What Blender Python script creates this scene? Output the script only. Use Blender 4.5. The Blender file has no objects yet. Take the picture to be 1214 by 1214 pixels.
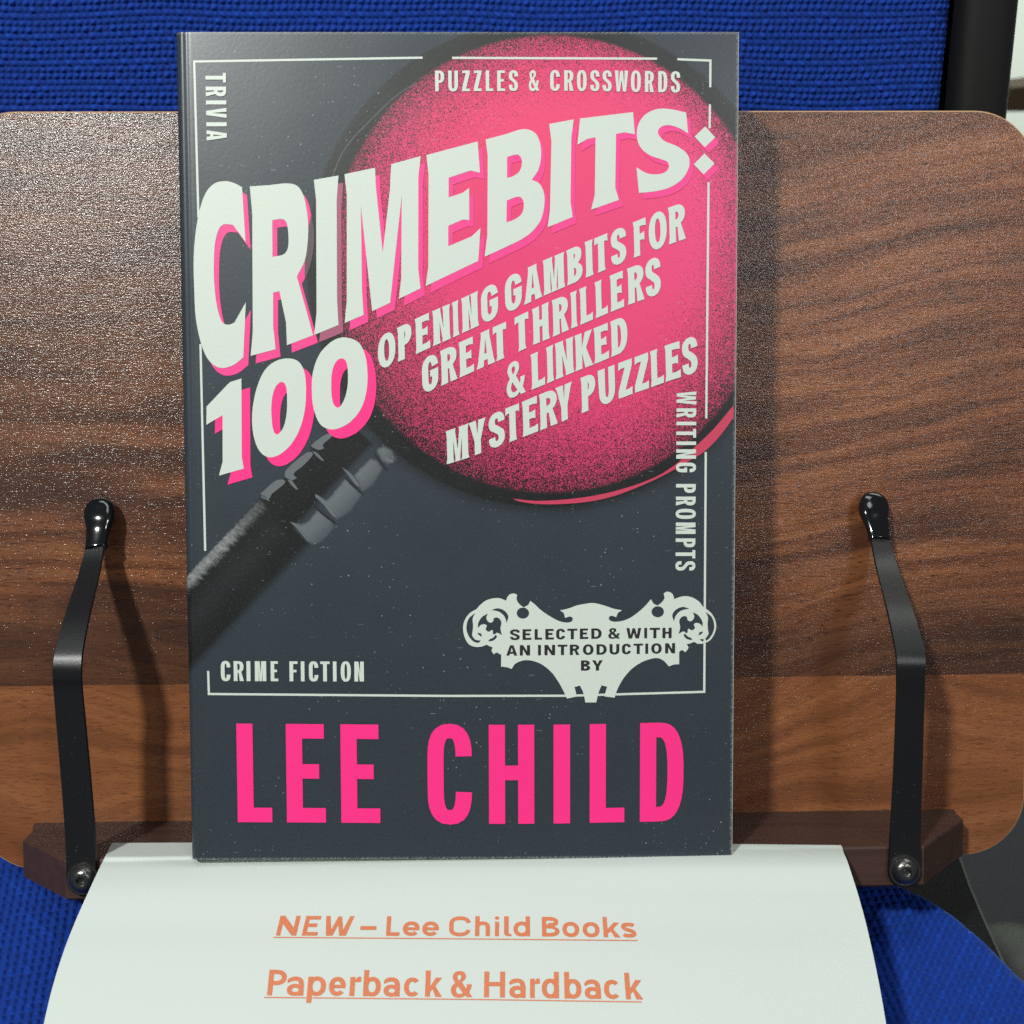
import bpy, bmesh, math, random
import numpy as np
from mathutils import Matrix, Vector
from mathutils.geometry import delaunay_2d_cdt
rng = np.random.default_rng(7); random.seed(7); s = 1
S = bpy.context.scene
COL = S.collection

# ------------------------------------------------------------------ frames
# "b" frame = the frame of the tilted book stand, millimetres: x right, y up along the board, z out of the board
LEAN = math.radians(28)
MB = Matrix.Rotation(math.pi / 2 - LEAN, 3, 'X')
def b2w(p): return MB @ Vector(p) * 0.001
def w2b(p): return MB.transposed() @ Vector(p) * 1000

# ------------------------------------------------------------------ camera
FPX = 1500.0
rx, ry, rz = 0.0623, 0.0255, 0.0074
RC = (Matrix.Rotation(rz, 3, 'Z') @ Matrix.Rotation(rx, 3, 'X') @ Matrix.Rotation(ry, 3, 'Y'))
TC = Vector((-91.02, -94.67, -396.0))
CB = -(RC.transposed() @ TC)                      # camera position in the b frame
cam = bpy.data.cameras.new('camera'); co = bpy.data.objects.new('camera', cam); COL.objects.link(co)
cam.sensor_width = 36; cam.lens = 36 * FPX / 1214; cam.clip_start = 0.02; cam.clip_end = 60
co.matrix_world = Matrix.Translation(b2w(CB)) @ (MB @ RC.transposed()).to_4x4()
cam.dof.use_dof = True; cam.dof.focus_distance = 0.358; cam.dof.aperture_fstop = 0.0445 / 0.0019
S.camera = co
# measured picture position -> ray in the b frame (used to digitise the flat print and the traced outlines)
def ray(px, py):
    return RC.transposed() @ Vector(((px - 607) / FPX, -(py - 607) / FPX, -1.0))
def on_z(px, py, z):
    d = ray(px, py); k = (z - CB.z) / d.z
    return (CB.x + d.x * k, CB.y + d.y * k, z)
def on_y(px, py, y):
    d = ray(px, py); k = (y - CB.y) / d.y
    return (CB.x + d.x * k, y, CB.z + d.z * k)
def at_depth(px, py, Z):
    p = CB + ray(px, py) * Z
    return (p.x, p.y, p.z)
def w_plane(px, py, n, q):                        # world plane, returns world metres
    o = b2w(CB); d = MB @ ray(px, py); n = Vector(n)
    return o + d * ((Vector(q) - o).dot(n) / d.dot(n))

# ------------------------------------------------------------------ world, lights, exposure
W = bpy.data.worlds.new('World'); S.world = W; W.use_nodes = True
bg = W.node_tree.nodes['Background']; bg.inputs[0].default_value = (0.86, 0.93, 1.0, 1); bg.inputs[1].default_value = 0.11
S.view_settings.view_transform = 'Standard'; S.view_settings.look = 'None'
S.view_settings.exposure = 0.0; S.view_settings.gamma = 1
def area(name, pos_b, power, size, col, target_b=(76, 110, 0), size_y=None):
    l = bpy.data.lights.new(name, 'AREA'); l.energy = power; l.size = size; l.color = col
    if size_y: l.shape = 'RECTANGLE'; l.size_y = size_y
    else: l.shape = 'DISK'
    o = bpy.data.objects.new(name, l); COL.objects.link(o)
    p = b2w(pos_b); t = b2w(target_b); o.location = p
    o.rotation_euler = (t - p).to_track_quat('-Z', 'Y').to_euler()
    return o
area('ceiling_spot', (76 - 450, 110 + 585, 1050), 14.4, 0.085, (0.985, 1.0, 0.955))
area('ceiling_spot', (660, 560, 1500), 4.5, 0.26, (0.97, 0.98, 1.0))
far = area('far_wall_fill', w2b((1.1, 1.2, 1.9)), 44, 1.7, (0.95, 1.0, 0.93), target_b=w2b((0.9, 1.9, 0.2))); far.data.spread = math.radians(110)  # added fill lamp out of view, brightens the pale wall
area('ceiling_panel', (76 - 100, 110 + 1750, 1100), 7, 1.3, (0.95, 0.98, 1.0), size_y=0.35)
S.cycles.use_denoising = False
S.cycles.max_bounces = 6
S.cycles.sample_clamp_indirect = 4.0

# ------------------------------------------------------------------ materials
def lin(r, g, b):
    f = lambda c: (c / 255 / 12.92) if c <= 10 else ((c / 255 + 0.055) / 1.055) ** 2.4
    return (f(r), f(g), f(b), 1)
class NT:
    def __init__(s, name, rough=0.5, spec=0.5, base=(0.5, 0.5, 0.5, 1), metal=0.0):
        s.m = bpy.data.materials.new(name); s.m.use_nodes = True; s.t = s.m.node_tree
        s.b = s.t.nodes['Principled BSDF']
        s.b.inputs['Base Color'].default_value = base; s.b.inputs['Roughness'].default_value = rough
        s.b.inputs['Specular IOR Level'].default_value = spec; s.b.inputs['Metallic'].default_value = metal
    def n(s, kind, **kw):
        nd = s.t.nodes.new(kind)
        for k, v in kw.items():
            if k.startswith('i_'):
                key = k[2:].replace('_', ' ')
                s.put(nd, key, v)
            else: setattr(nd, k, v)
        return nd
    def put(s, nd, key, v):
        sock = nd.inputs[int(key)] if key.isdigit() else nd.inputs[key]
        if isinstance(v, bpy.types.NodeSocket): s.t.links.new(v, sock)
        else: sock.default_value = v
    def math(s, op, a, b=0.0, c=None, clamp=False):
        nd = s.t.nodes.new('ShaderNodeMath'); nd.operation = op; nd.use_clamp = clamp
        s.put(nd, '0', a); s.put(nd, '1', b)
        if c is not None: s.put(nd, '2', c)
        return nd.outputs[0]
    def mix(s, f, a, b, mode='MIX'):
        nd = s.t.nodes.new('ShaderNodeMix'); nd.data_type = 'RGBA'; nd.blend_type = mode
        s.put(nd, '0', f); s.put(nd, '6', a); s.put(nd, '7', b)
        return nd.outputs[2]
    def coord(s, scale=(1, 1, 1), loc=(0, 0, 0), rot=(0, 0, 0)):
        tc = s.t.nodes.new('ShaderNodeTexCoord'); mp = s.t.nodes.new('ShaderNodeMapping')
        s.t.links.new(tc.outputs['Object'], mp.inputs['Vector'])
        mp.inputs['Scale'].default_value = scale; mp.inputs['Location'].default_value = loc; mp.inputs['Rotation'].default_value = rot
        return mp.outputs[0]
    def noise(s, vec, scale, detail=2.0, rough=0.5, dist=0.0):
        nd = s.n('ShaderNodeTexNoise', i_Scale=scale, i_Detail=detail, i_Roughness=rough, i_Distortion=dist)
        s.t.links.new(vec, nd.inputs['Vector']); return nd.outputs[0]
    def ramp(s, f, stops, interp='LINEAR'):
        nd = s.t.nodes.new('ShaderNodeValToRGB'); s.t.links.new(f, nd.inputs[0]); cr = nd.color_ramp; cr.interpolation = interp
        while len(cr.elements) < len(stops): cr.elements.new(0.5)
        for e, (p, c) in zip(cr.elements, stops): e.position = p; e.color = c if len(c) == 4 else (*c, 1)
        return nd.outputs[0]
    def step(s, f, lo, hi):
        nd = s.n('ShaderNodeMapRange', interpolation_type='SMOOTHSTEP'); s.put(nd, '0', f)
        nd.inputs[1].default_value = lo; nd.inputs[2].default_value = hi
        return nd.outputs[0]
    def bump(s, h, strength=0.3, dist=0.001, normal=None):
        nd = s.n('ShaderNodeBump', i_Strength=strength, i_Distance=dist); s.t.links.new(h, nd.inputs['Height'])
        if normal is not None: s.t.links.new(normal, nd.inputs['Normal'])
        return nd.outputs[0]
    def set(s, **kw):
        for k, v in kw.items(): s.put(s.b, {'base': 'Base Color', 'rough': 'Roughness', 'normal': 'Normal', 'spec': 'Specular IOR Level'}.get(k, k), v)
        return s.m

SLATE = (0.027, 0.037, 0.047, 1)
PINK = (0.95, 0.028, 0.235, 1)
LENS = (0.76, 0.045, 0.165, 1)
CREAM = (0.60, 0.665, 0.59, 1)

def specks(t, vec):
    """dust and hairline scuffs on the laminate: 0..1"""
    v1 = t.n('ShaderNodeTexVoronoi', i_Scale=880.0, i_Randomness=1.0); t.t.links.new(vec, v1.inputs['Vector'])
    pick = t.n('ShaderNodeSeparateColor'); t.t.links.new(v1.outputs['Color'], pick.inputs[0])
    dot = t.math('MULTIPLY', t.math('LESS_THAN', v1.outputs['Distance'], t.math('MULTIPLY', pick.outputs[1], 0.22)), t.math('GREATER_THAN', pick.outputs[0], 0.62))
    m2 = t.n('ShaderNodeMapping'); t.t.links.new(vec, m2.inputs['Vector']); m2.inputs['Rotation'].default_value = (0, 0, 0.9); m2.inputs['Scale'].default_value = (0.35, 2.2, 1)
    v2 = t.n('ShaderNodeTexVoronoi', i_Scale=330.0, i_Randomness=1.0); t.t.links.new(m2.outputs[0], v2.inputs['Vector'])
    p2 = t.n('ShaderNodeSeparateColor'); t.t.links.new(v2.outputs['Color'], p2.inputs[0])
    hair = t.math('MULTIPLY', t.math('LESS_THAN', v2.outputs['Distance'], 0.10), t.math('GREATER_THAN', p2.outputs[0], 0.86))
    patch = t.step(t.noise(vec, 32.0, 4.0, 0.6), 0.42, 0.68)
    a = t.math('MULTIPLY', t.math('MAXIMUM', dot, t.math('MULTIPLY', hair, 0.6)), patch)
    return a

def print_mat(name, col, rough=0.42, grain=True, emul=1.0):
    t = NT(name, rough=rough, spec=0.45, base=col)
    v = t.coord()
    n = t.noise(v, 900.0, 2.0)
    c = t.mix(t.math('MULTIPLY', t.step(n, 0.3, 0.8), 0.10), col, tuple(x * 0.8 for x in col[:3]) + (1,))
    t.set(base=c, normal=t.bump(t.noise(v, 1500.0, 2.0), 0.08, 0.0002))
    return t.m
M_CREAM = print_mat('cream_ink', CREAM)
M_PINK = print_mat('pink_ink', PINK)
M_SHADOWPINK = print_mat('rose_ink', (0.86, 0.050, 0.26, 1))
M_MUTED = print_mat('muted_rose_ink', (0.36, 0.09, 0.16, 1))
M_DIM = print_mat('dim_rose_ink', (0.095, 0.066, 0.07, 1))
M_CRESC = print_mat('rim_pink_ink', (0.55, 0.045, 0.10, 1))
M_INK = print_mat('charcoal_ink', (0.018, 0.018, 0.02, 1))
M_BLACKART = print_mat('black_ink', (0.010, 0.0115, 0.013, 1))
M_GREYART = print_mat('grey_ink', (0.125, 0.14, 0.148, 1))
M_MIDART = print_mat('steel_ink', (0.092, 0.105, 0.118, 1))

def cover_mat():
    t = NT('laminated_cover', rough=0.40, spec=0.5)
    v = t.coord()
    a = t.n('ShaderNodeAttribute', attribute_name='tint').outputs['Color']
    dn = t.n('ShaderNodeAttribute', attribute_name='grain').outputs['Fac']
    pk = t.n('ShaderNodeAttribute', attribute_name='glass').outputs['Fac']
    def white(scale, rot):
        fl = t.n('ShaderNodeVectorMath', operation='FLOOR'); m_ = t.coord(scale=(scale, scale, 0), rot=(0, 0, rot)); t.t.links.new(m_, fl.inputs[0])
        wn = t.n('ShaderNodeTexWhiteNoise', noise_dimensions='2D'); t.t.links.new(fl.outputs[0], wn.inputs['Vector']); return wn.outputs['Value']
    n = t.math('ADD', t.math('MULTIPLY', white(6500.0, 0.5), 0.7), t.math('MULTIPLY', white(4300.0, 0.2), 0.3))
    keep = t.step(t.math('SUBTRACT', n, dn), -0.10, 0.10)
    lensc = t.n('ShaderNodeAttribute', attribute_name='lens').outputs['Color']
    c = t.mix(t.math('MULTIPLY', pk, keep), a, lensc)
    g2 = t.noise(v, 1600.0, 2.0, 0.7)
    c = t.mix(t.math('MULTIPLY', t.step(g2, 0.5, 0.75), 0.16), c, (0.10, 0.12, 0.14, 1))
    c = t.mix(t.math('MULTIPLY', specks(t, v), 0.42), c, (0.45, 0.5, 0.5, 1))
    rg = t.math('ADD', t.math('MULTIPLY', t.noise(v, 60.0, 4.0), 0.12), 0.30)
    h = t.math('ADD', t.math('MULTIPLY', t.noise(v, 900.0, 3.0), 0.35), t.math('MULTIPLY', t.noise(v, 30.0, 2.0), 2.0))
    t.set(base=c, rough=rg, normal=t.bump(h, 0.10, 0.0004))
    return t.m
M_COVER = cover_mat()

def wood_mat(name):
    t = NT(name, rough=0.42, spec=0.6)
    v = t.coord()
    sp = t.n('ShaderNodeSeparateXYZ'); t.t.links.new(v, sp.inputs[0]); x, y = sp.outputs[0], sp.outputs[1]
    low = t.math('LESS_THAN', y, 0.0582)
    # wandering figure: y displaced by broad noise
    bx = t.coord(scale=(1.0, 1.7, 1), loc=(0.31, 0.12, 0.0))
    b1 = t.math('SUBTRACT', t.noise(bx, 6.5, 2.0, 0.5, 0.3), 0.5)
    b2 = t.math('SUBTRACT', t.noise(t.coord(scale=(1, 2.2, 1), loc=(1.7, 0, 0)), 22.0, 3.0, 0.55), 0.5)
    tilt = t.math('MULTIPLY', x, t.math('MULTIPLY', t.step(x, 0.07, 0.16), -0.09))
    yw = t.math('ADD', t.math('ADD', y, tilt), t.math('ADD', t.math('MULTIPLY', b1, t.math('ADD', 0.018, t.math('MULTIPLY', low, 0.05))), t.math('MULTIPLY', b2, 0.006)))
    def vec(kx, ky, ox=0.0):
        c = t.n('ShaderNodeCombineXYZ'); t.t.links.new(t.math('MULTIPLY', t.math('ADD', x, ox), kx), c.inputs[0]); t.t.links.new(t.math('MULTIPLY', yw, ky), c.inputs[1]); return c.outputs[0]
    fig = t.noise(vec(1.0, 15.0), 9.0, 5.0, 0.62, 0.3)
    cloud = t.noise(vec(1.0, 5.0, 3.3), 8.0, 3.0, 0.5, 0.2)
    fine = t.noise(vec(1.3, 22.0, 1.1), 50.0, 4.0, 0.7, 0.2)
    c = t.ramp(fig, [(0.30, (0.062, 0.022, 0.011)), (0.44, (0.155, 0.054, 0.021)), (0.56, (0.235, 0.086, 0.033)), (0.72, (0.31, 0.125, 0.050))])
    rings = t.math('ABSOLUTE', t.math('SINE', t.math('MULTIPLY', t.math('ADD', yw, t.math('MULTIPLY', cloud, 0.035)), 190.0)))
    rl = t.math('SUBTRACT', 1.0, t.step(rings, 0.0, 0.42))
    c = t.mix(t.math('MULTIPLY', rl, t.math('ADD', t.math('MULTIPLY', low, 0.22), 0.05)), c, (0.075, 0.030, 0.017, 1))
    c = t.mix(t.math('MULTIPLY', t.step(cloud, 0.48, 0.68), t.math('SUBTRACT', 0.66, t.math('MULTIPLY', low, 0.45))), c, (0.036, 0.018, 0.015, 1))
    c = t.mix(t.math('MULTIPLY', t.step(fine, 0.50, 0.70), 0.50), c, (0.050, 0.021, 0.012, 1))
    po = t.noise(t.coord(scale=(1.0, 7.0, 1), loc=(0, 0, 0.2)), 260.0, 2.0, 0.6)
    c = t.mix(t.math('MULTIPLY', t.step(po, 0.56, 0.66), 0.75), c, (0.020, 0.010, 0.007, 1))
    wob = t.math('MULTIPLY', t.math('SUBTRACT', t.noise(t.coord(loc=(2, 0, 0)), 9.0, 3.0), 0.5), 0.03)
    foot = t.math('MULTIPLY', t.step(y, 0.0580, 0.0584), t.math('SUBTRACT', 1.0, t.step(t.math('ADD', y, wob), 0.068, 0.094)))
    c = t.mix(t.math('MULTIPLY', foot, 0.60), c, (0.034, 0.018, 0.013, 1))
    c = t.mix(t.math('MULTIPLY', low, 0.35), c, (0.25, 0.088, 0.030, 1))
    upl = t.math('MULTIPLY', t.step(t.math('SUBTRACT', t.math('ADD', y, wob), t.math('MULTIPLY', x, 0.5)), 0.12, 0.24), 0.60)
    c = t.mix(upl, c, (0.050, 0.032, 0.026, 1))                 # darker, greyer tone towards the upper left
    tex = t.noise(t.coord(scale=(1, 1.1, 1)), 2100.0, 1.5, 0.6)
    tex2 = t.noise(t.coord(scale=(1, 6, 1)), 260.0, 2.0, 0.6)
    h = t.math('ADD', tex, t.math('MULTIPLY', tex2, 0.5))
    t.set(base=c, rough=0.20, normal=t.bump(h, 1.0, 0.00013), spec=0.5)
    return t.m
M_WOOD = wood_mat('walnut_laminate')
def ledge_mat():
    t = NT('dark_ledge_wood', rough=0.55, spec=0.35)
    g = t.noise(t.coord(scale=(1, 12, 12)), 24.0, 3.0, 0.5, 0.2)
    c = t.ramp(g, [(0.30, (0.042, 0.020, 0.014)), (0.70, (0.062, 0.030, 0.021))])
    p = t.noise(t.coord(scale=(1, 12, 12)), 200.0, 2.0)
    t.set(base=c, normal=t.bump(p, 0.25, 0.0003)); return t.m
M_LEDGE = ledge_mat()
M_EDGE = NT('tan_edge_band', rough=0.55, spec=0.3, base=(0.46, 0.27, 0.13, 1)).m
def steel_mat():
    t = NT('black_powder_steel', rough=0.38, spec=0.5, base=(0.006, 0.006, 0.0065, 1))
    v = t.coord()
    c = t.mix(t.math('MULTIPLY', specks(t, v), 0.12), (0.006, 0.006, 0.0065, 1), (0.5, 0.5, 0.5, 1))
    t.set(base=c, normal=t.bump(t.noise(v, 1800.0, 2.0), 0.15, 0.0002)); return t.m
M_STEEL = steel_mat()
M_RUBBER = NT('glossy_black_rubber', rough=0.10, spec=0.7, base=(0.004, 0.0045, 0.005, 1)).m
def screw_mat():
    t = NT('black_zinc', rough=0.24, metal=0.9, base=(0.13, 0.13, 0.12, 1))
    t.set(normal=t.bump(t.noise(t.coord(), 1400.0, 3.0), 0.3, 0.0003)); return t.m
M_SCREW = screw_mat()
def paper_mat(name, col):
    t = NT(name, rough=0.75, spec=0.25, base=col)
    v = t.coord(); n = t.noise(v, 22.0, 4.0)
    c = t.mix(t.math('MULTIPLY', n, 0.10), col, tuple(x * 0.85 for x in col[:3]) + (1,))
    t.set(base=c, normal=t.bump(t.math('ADD', t.math('MULTIPLY', t.noise(v, 900.0, 3.0), 0.1), t.noise(v, 14.0, 2.0)), 0.25, 0.0012)); return t.m
M_PAPER = paper_mat('copier_paper', (0.565, 0.62, 0.58, 1))
M_PAGES = paper_mat('book_pages', (0.66, 0.64, 0.56, 1))
def toner():
    t = NT('orange_toner', rough=0.6, spec=0.3)
    n = t.noise(t.coord(), 2500.0, 2.0)
    t.set(base=t.mix(t.math('MULTIPLY', t.step(n, 0.35, 0.7), 0.5), (0.58, 0.165, 0.070, 1), (0.66, 0.26, 0.14, 1))); return t.m
M_TONER = toner()
def fabric_mat():
    t = NT('blue_upholstery', rough=0.85, spec=0.22)
    v = t.coord(); th = t.n('ShaderNodeAttribute', attribute_name='thread_tone_shade').outputs['Fac']
    n = t.noise(v, 900.0, 3.0, 0.7); n2 = t.noise(v, 55.0, 4.0)
    c = t.mix(t.math('MULTIPLY', t.math('ADD', t.math('MULTIPLY', n, 0.6), t.math('MULTIPLY', th, 0.5)), 1.0, clamp=True), (0.0015, 0.010, 0.085, 1), (0.007, 0.060, 0.42, 1))
    c = t.mix(t.math('MULTIPLY', n2, 0.30), c, (0.003, 0.026, 0.20, 1))
    t.set(base=c, normal=t.bump(n, 0.5, 0.0004)); 
    t.b.inputs['Sheen Weight'].default_value = 0.12; t.b.inputs['Sheen Roughness'].default_value = 0.4
    t.b.inputs['Sheen Tint'].default_value = (0.3, 0.5, 1, 1)
    return t.m
M_FABRIC = fabric_mat()
def plastic():
    t = NT('black_moulded_plastic', rough=0.45, spec=0.45, base=(0.010, 0.010, 0.009, 1))
    t.set(normal=t.bump(t.noise(t.coord(), 500.0, 3.0), 0.05, 0.0003)); return t.m
M_PLASTIC = plastic()
M_BRACKET = NT('dull_black_steel', rough=0.7, spec=0.15, base=(0.004, 0.004, 0.005, 1)).m
M_CHROMEEDGE = NT('worn_steel', rough=0.5, metal=0.3, base=(0.03, 0.03, 0.03, 1)).m
def plain(name, col, rough=0.8, scale=40.0, amt=0.3):
    t = NT(name, rough=rough, spec=0.3)
    n = t.noise(t.coord(), scale, 4.0)
    t.set(base=t.mix(t.math('MULTIPLY', n, amt), col, tuple(x * 0.6 for x in col[:3]) + (1,))); return t.m
M_WALL = plain('pale_wall_paint', (0.80, 0.86, 0.77, 1), 0.8, 6.0)
M_FLOOR = plain('dark_grey_carpet', (0.026, 0.027, 0.031, 1), 0.95, 300.0, 0.5)
M_BROWN = plain('brown_board', (0.035, 0.020, 0.008, 1), 0.7, 30.0)
M_STITCH = NT('pale_thread', rough=0.7, base=(0.18, 0.25, 0.42, 1)).m

# ------------------------------------------------------------------ object helpers
def empty(name, label, cat, loc_b=None, loc_w=None, group=None):
    o = bpy.data.objects.new(name, None); COL.objects.link(o)
    o.empty_display_size = 0.02
    if loc_b is not None:
        o.matrix_world = Matrix.Translation(b2w(loc_b)) @ MB.to_4x4(); o['_b'] = list(loc_b)
    else: o.location = loc_w
    o['label'] = label; o['category'] = cat
    if group: o['group'] = group
    return o
def mesh_obj(name, verts, faces, mats, parent=None, smooth=False, mi=None, closed=True):
    me = bpy.data.meshes.new(name)
    me.from_pydata([tuple(v) for v in verts], [], [tuple(f) for f in faces])
    mats = mats if isinstance(mats, (list, tuple)) else [mats]
    for m in mats: me.materials.append(m)
    if mi is not None: me.polygons.foreach_set('material_index', list(mi))
    if smooth: me.polygons.foreach_set('use_smooth', [True] * len(me.polygons))
    me.update()
    if closed:
        bm = bmesh.new(); bm.from_mesh(me); bmesh.ops.recalc_face_normals(bm, faces=bm.faces); bm.to_mesh(me); bm.free()
    o = bpy.data.objects.new(name, me); COL.objects.link(o)
    if parent: o.parent = parent
    return o
def bmesh_b(name, verts_b, faces, mats, parent, **kw):
    """verts in b-frame mm, parented to a b-frame empty"""
    q = parent
    while q.parent is not None and '_b' not in q: q = q.parent
    b = q['_b']
    return mesh_obj(name, [((x - b[0]) * .001, (y - b[1]) * .001, (z - b[2]) * .001) for x, y, z in verts_b], faces, mats, parent, **kw)
def grid_faces(nr, nc):
    i = np.arange((nr - 1) * (nc - 1)); r, c = i // (nc - 1), i % (nc - 1); a = r * nc + c
    return np.stack([a, a + 1, a + nc + 1, a + nc], 1)
def fast_grid(name, V, mat, parent=None, smooth=True, attrs=None, flip=False):
    nr, nc = V.shape[:2]; F = grid_faces(nr, nc)
    if flip: F = F[:, ::-1]
    me = bpy.data.meshes.new(name); me.vertices.add(nr * nc); me.vertices.foreach_set('co', V.reshape(-1).astype(np.float32))
    me.loops.add(F.size); me.loops.foreach_set('vertex_index', F.reshape(-1).astype(np.int32))
    me.polygons.add(len(F)); me.polygons.foreach_set('loop_start', np.arange(0, F.size, 4, dtype=np.int32)); me.polygons.foreach_set('loop_total', np.full(len(F), 4, np.int32))
    me.polygons.foreach_set('use_smooth', np.full(len(F), smooth))
    me.update(calc_edges=True)
    for k, (tp, dat) in (attrs or {}).items():
        at = me.attributes.new(k, tp, 'POINT')
        at.data.foreach_set('color' if tp == 'FLOAT_COLOR' else 'value', dat.reshape(-1).astype(np.float32))
    me.materials.append(mat)
    o = bpy.data.objects.new(name, me); COL.objects.link(o)
    if parent: o.parent = parent
    return o

# ------------------------------------------------------------------ 2-D outlines
def smooth_contour(pts, n=7):
    """pts: (x,y) corner or (x,y,1) smooth"""
    N = len(pts); out = []
    P = [np.array(p[:2], float) for p in pts]; sm = [len(p) > 2 for p in pts]
    for i in range(N):
        j = (i + 1) % N; a, b = P[i], P[j]
        if not sm[i] and not sm[j]: out.append(a); continue
        L = np.linalg.norm(b - a)
        def tan(k):
            if sm[k]:
                t = P[(k + 1) % N] - P[k - 1]; l = np.linalg.norm(t)
                return t / l * L if l > 0 else b - a
            return (b - a)
        ta, tb = tan(i), tan(j)
        for s in np.linspace(0, 1, n, endpoint=False):
            h = (2 * s**3 - 3 * s**2 + 1) * a + (s**3 - 2 * s**2 + s) * ta + (-2 * s**3 + 3 * s**2) * b + (s**3 - s**2) * tb
            out.append(h)
    return out
def tri_fill(contours):
    """contours (first outer, others holes or separate) -> verts2d, tris using even-odd"""
    vs, es = [], []
    for c in contours:
        k = len(vs); c = [Vector((float(p[0]), float(p[1]))) for p in c]
        d = []
        for p in c:
            if not d or (p - d[-1]).length > 1e-4: d.append(p)
        if len(d) > 2 and (d[0] - d[-1]).length < 1e-4: d.pop()
        vs += d; m = len(d); es += [(k + i, k + (i + 1) % m) for i in range(m)]
    V, E, F, _, _, _ = delaunay_2d_cdt(vs, es, [], 0, 1e-6)
    V = np.array([tuple(v) for v in V]); seg = [(np.array(vs[a]), np.array(vs[b])) for a, b in es]
    A = np.array([s[0] for s in seg]); Bq = np.array([s[1] for s in seg]); keep = []
    for f in F:
        cx, cy = V[list(f)].mean(0)
        cond = (A[:, 1] > cy) != (Bq[:, 1] > cy)
        aa, bb = A[cond], Bq[cond]
        xi = aa[:, 0] + (cy - aa[:, 1]) / (bb[:, 1] - aa[:, 1]) * (bb[:, 0] - aa[:, 0])
        if (xi > cx).sum() % 2: keep.append(tuple(f))
    return V, keep
class Print:
    """collects flat printed shapes given as traced picture positions; laid on a surface by a mapper"""
    def __init__(s, mapper, step=0.02): s.v, s.f, s.map, s.step = [], [], mapper, step
    def add(s, contours, lift=0.0):
        V, F = tri_fill(contours); k = len(s.v)
        s.v += [s.map(x, y, lift) for x, y in V]
        for f in F:
            f = list(f)
            a, b, c = (V[f[0]], V[f[1]], V[f[2]])
            if (b[0] - a[0]) * (c[1] - a[1]) - (b[1] - a[1]) * (c[0] - a[0]) > 0: f = f[::-1]   # picture y runs down
            s.f.append([k + i for i in f])
    def build(s, name, mat, parent): return bmesh_b(name, s.v, s.f, mat, parent, closed=False)

# ------------------------------------------------------------------ lettering: outlines in a unit box
def sel(cx, cy, rx_, ry_, a0, a1, n=12, p=2.5):
    out = []
    for a in np.linspace(math.radians(a0), math.radians(a1), n):
        c, s_ = math.cos(a), math.sin(a)
        out.append((cx + rx_ * math.copysign(abs(c) ** (2 / p), c), cy + ry_ * math.copysign(abs(s_) ** (2 / p), s_)))
    return out
def sweep(pts, sx, sy, closed=False):
    P = np.array(pts, float); n = len(P)
    if closed: T = np.roll(P, -1, 0) - np.roll(P, 1, 0)
    else:
        T = np.zeros_like(P); T[1:-1] = P[2:] - P[:-2]; T[0] = P[1] - P[0]; T[-1] = P[-1] - P[-2]
    N = np.stack([-T[:, 1], T[:, 0]], 1)
    d = np.sqrt((sx * N[:, 0]) ** 2 + (sy * N[:, 1]) ** 2) + 1e-12
    O = np.stack([sx**2 * N[:, 0], sy**2 * N[:, 1]], 1) / (2 * d[:, None])
    L, R = P + O, P - O
    if closed: return [L.tolist(), R.tolist()]
    return [L.tolist() + R[::-1].tolist()]
def crv(pts, n=5):
    """open catmull-rom"""
    P = [np.array(p, float) for p in pts]; P = [2 * P[0] - P[1]] + P + [2 * P[-1] - P[-2]]; out = []
    for i in range(1, len(P) - 2):
        for s in np.linspace(0, 1, n, endpoint=False):
            a, b, c, d = P[i - 1], P[i], P[i + 1], P[i + 2]
            out.append(0.5 * ((2 * b) + (c - a) * s + (2 * a - 5 * b + 4 * c - d) * s * s + (3 * b - a - 3 * c + d) * s**3))
    out.append(P[-2]); return [tuple(q) for q in out]
AMP = [[(.40, 1.01, 1), (.62, .96, 1), (.70, .84, 1), (.68, .72, 1), (.52, .58), (.72, .33), (.76, .42, 1), (.74, .50), (1.0, .50), (.96, .36, 1), (.87, .20), (1.03, 0), (.76, 0), (.69, .07), (.55, .0, 1), (.36, -.02, 1), (.12, .04, 1), (.0, .25, 1), (.05, .42, 1), (.19, .55), (.1, .68, 1), (.07, .8, 1), (.17, .95, 1)],
       [(.40, .87, 1), (.48, .81, 1), (.46, .72, 1), (.38, .65, 1), (.31, .73, 1), (.31, .82, 1)],
       [(.31, .43), (.57, .17), (.44, .12, 1), (.29, .16, 1), (.24, .28, 1)]]
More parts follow.
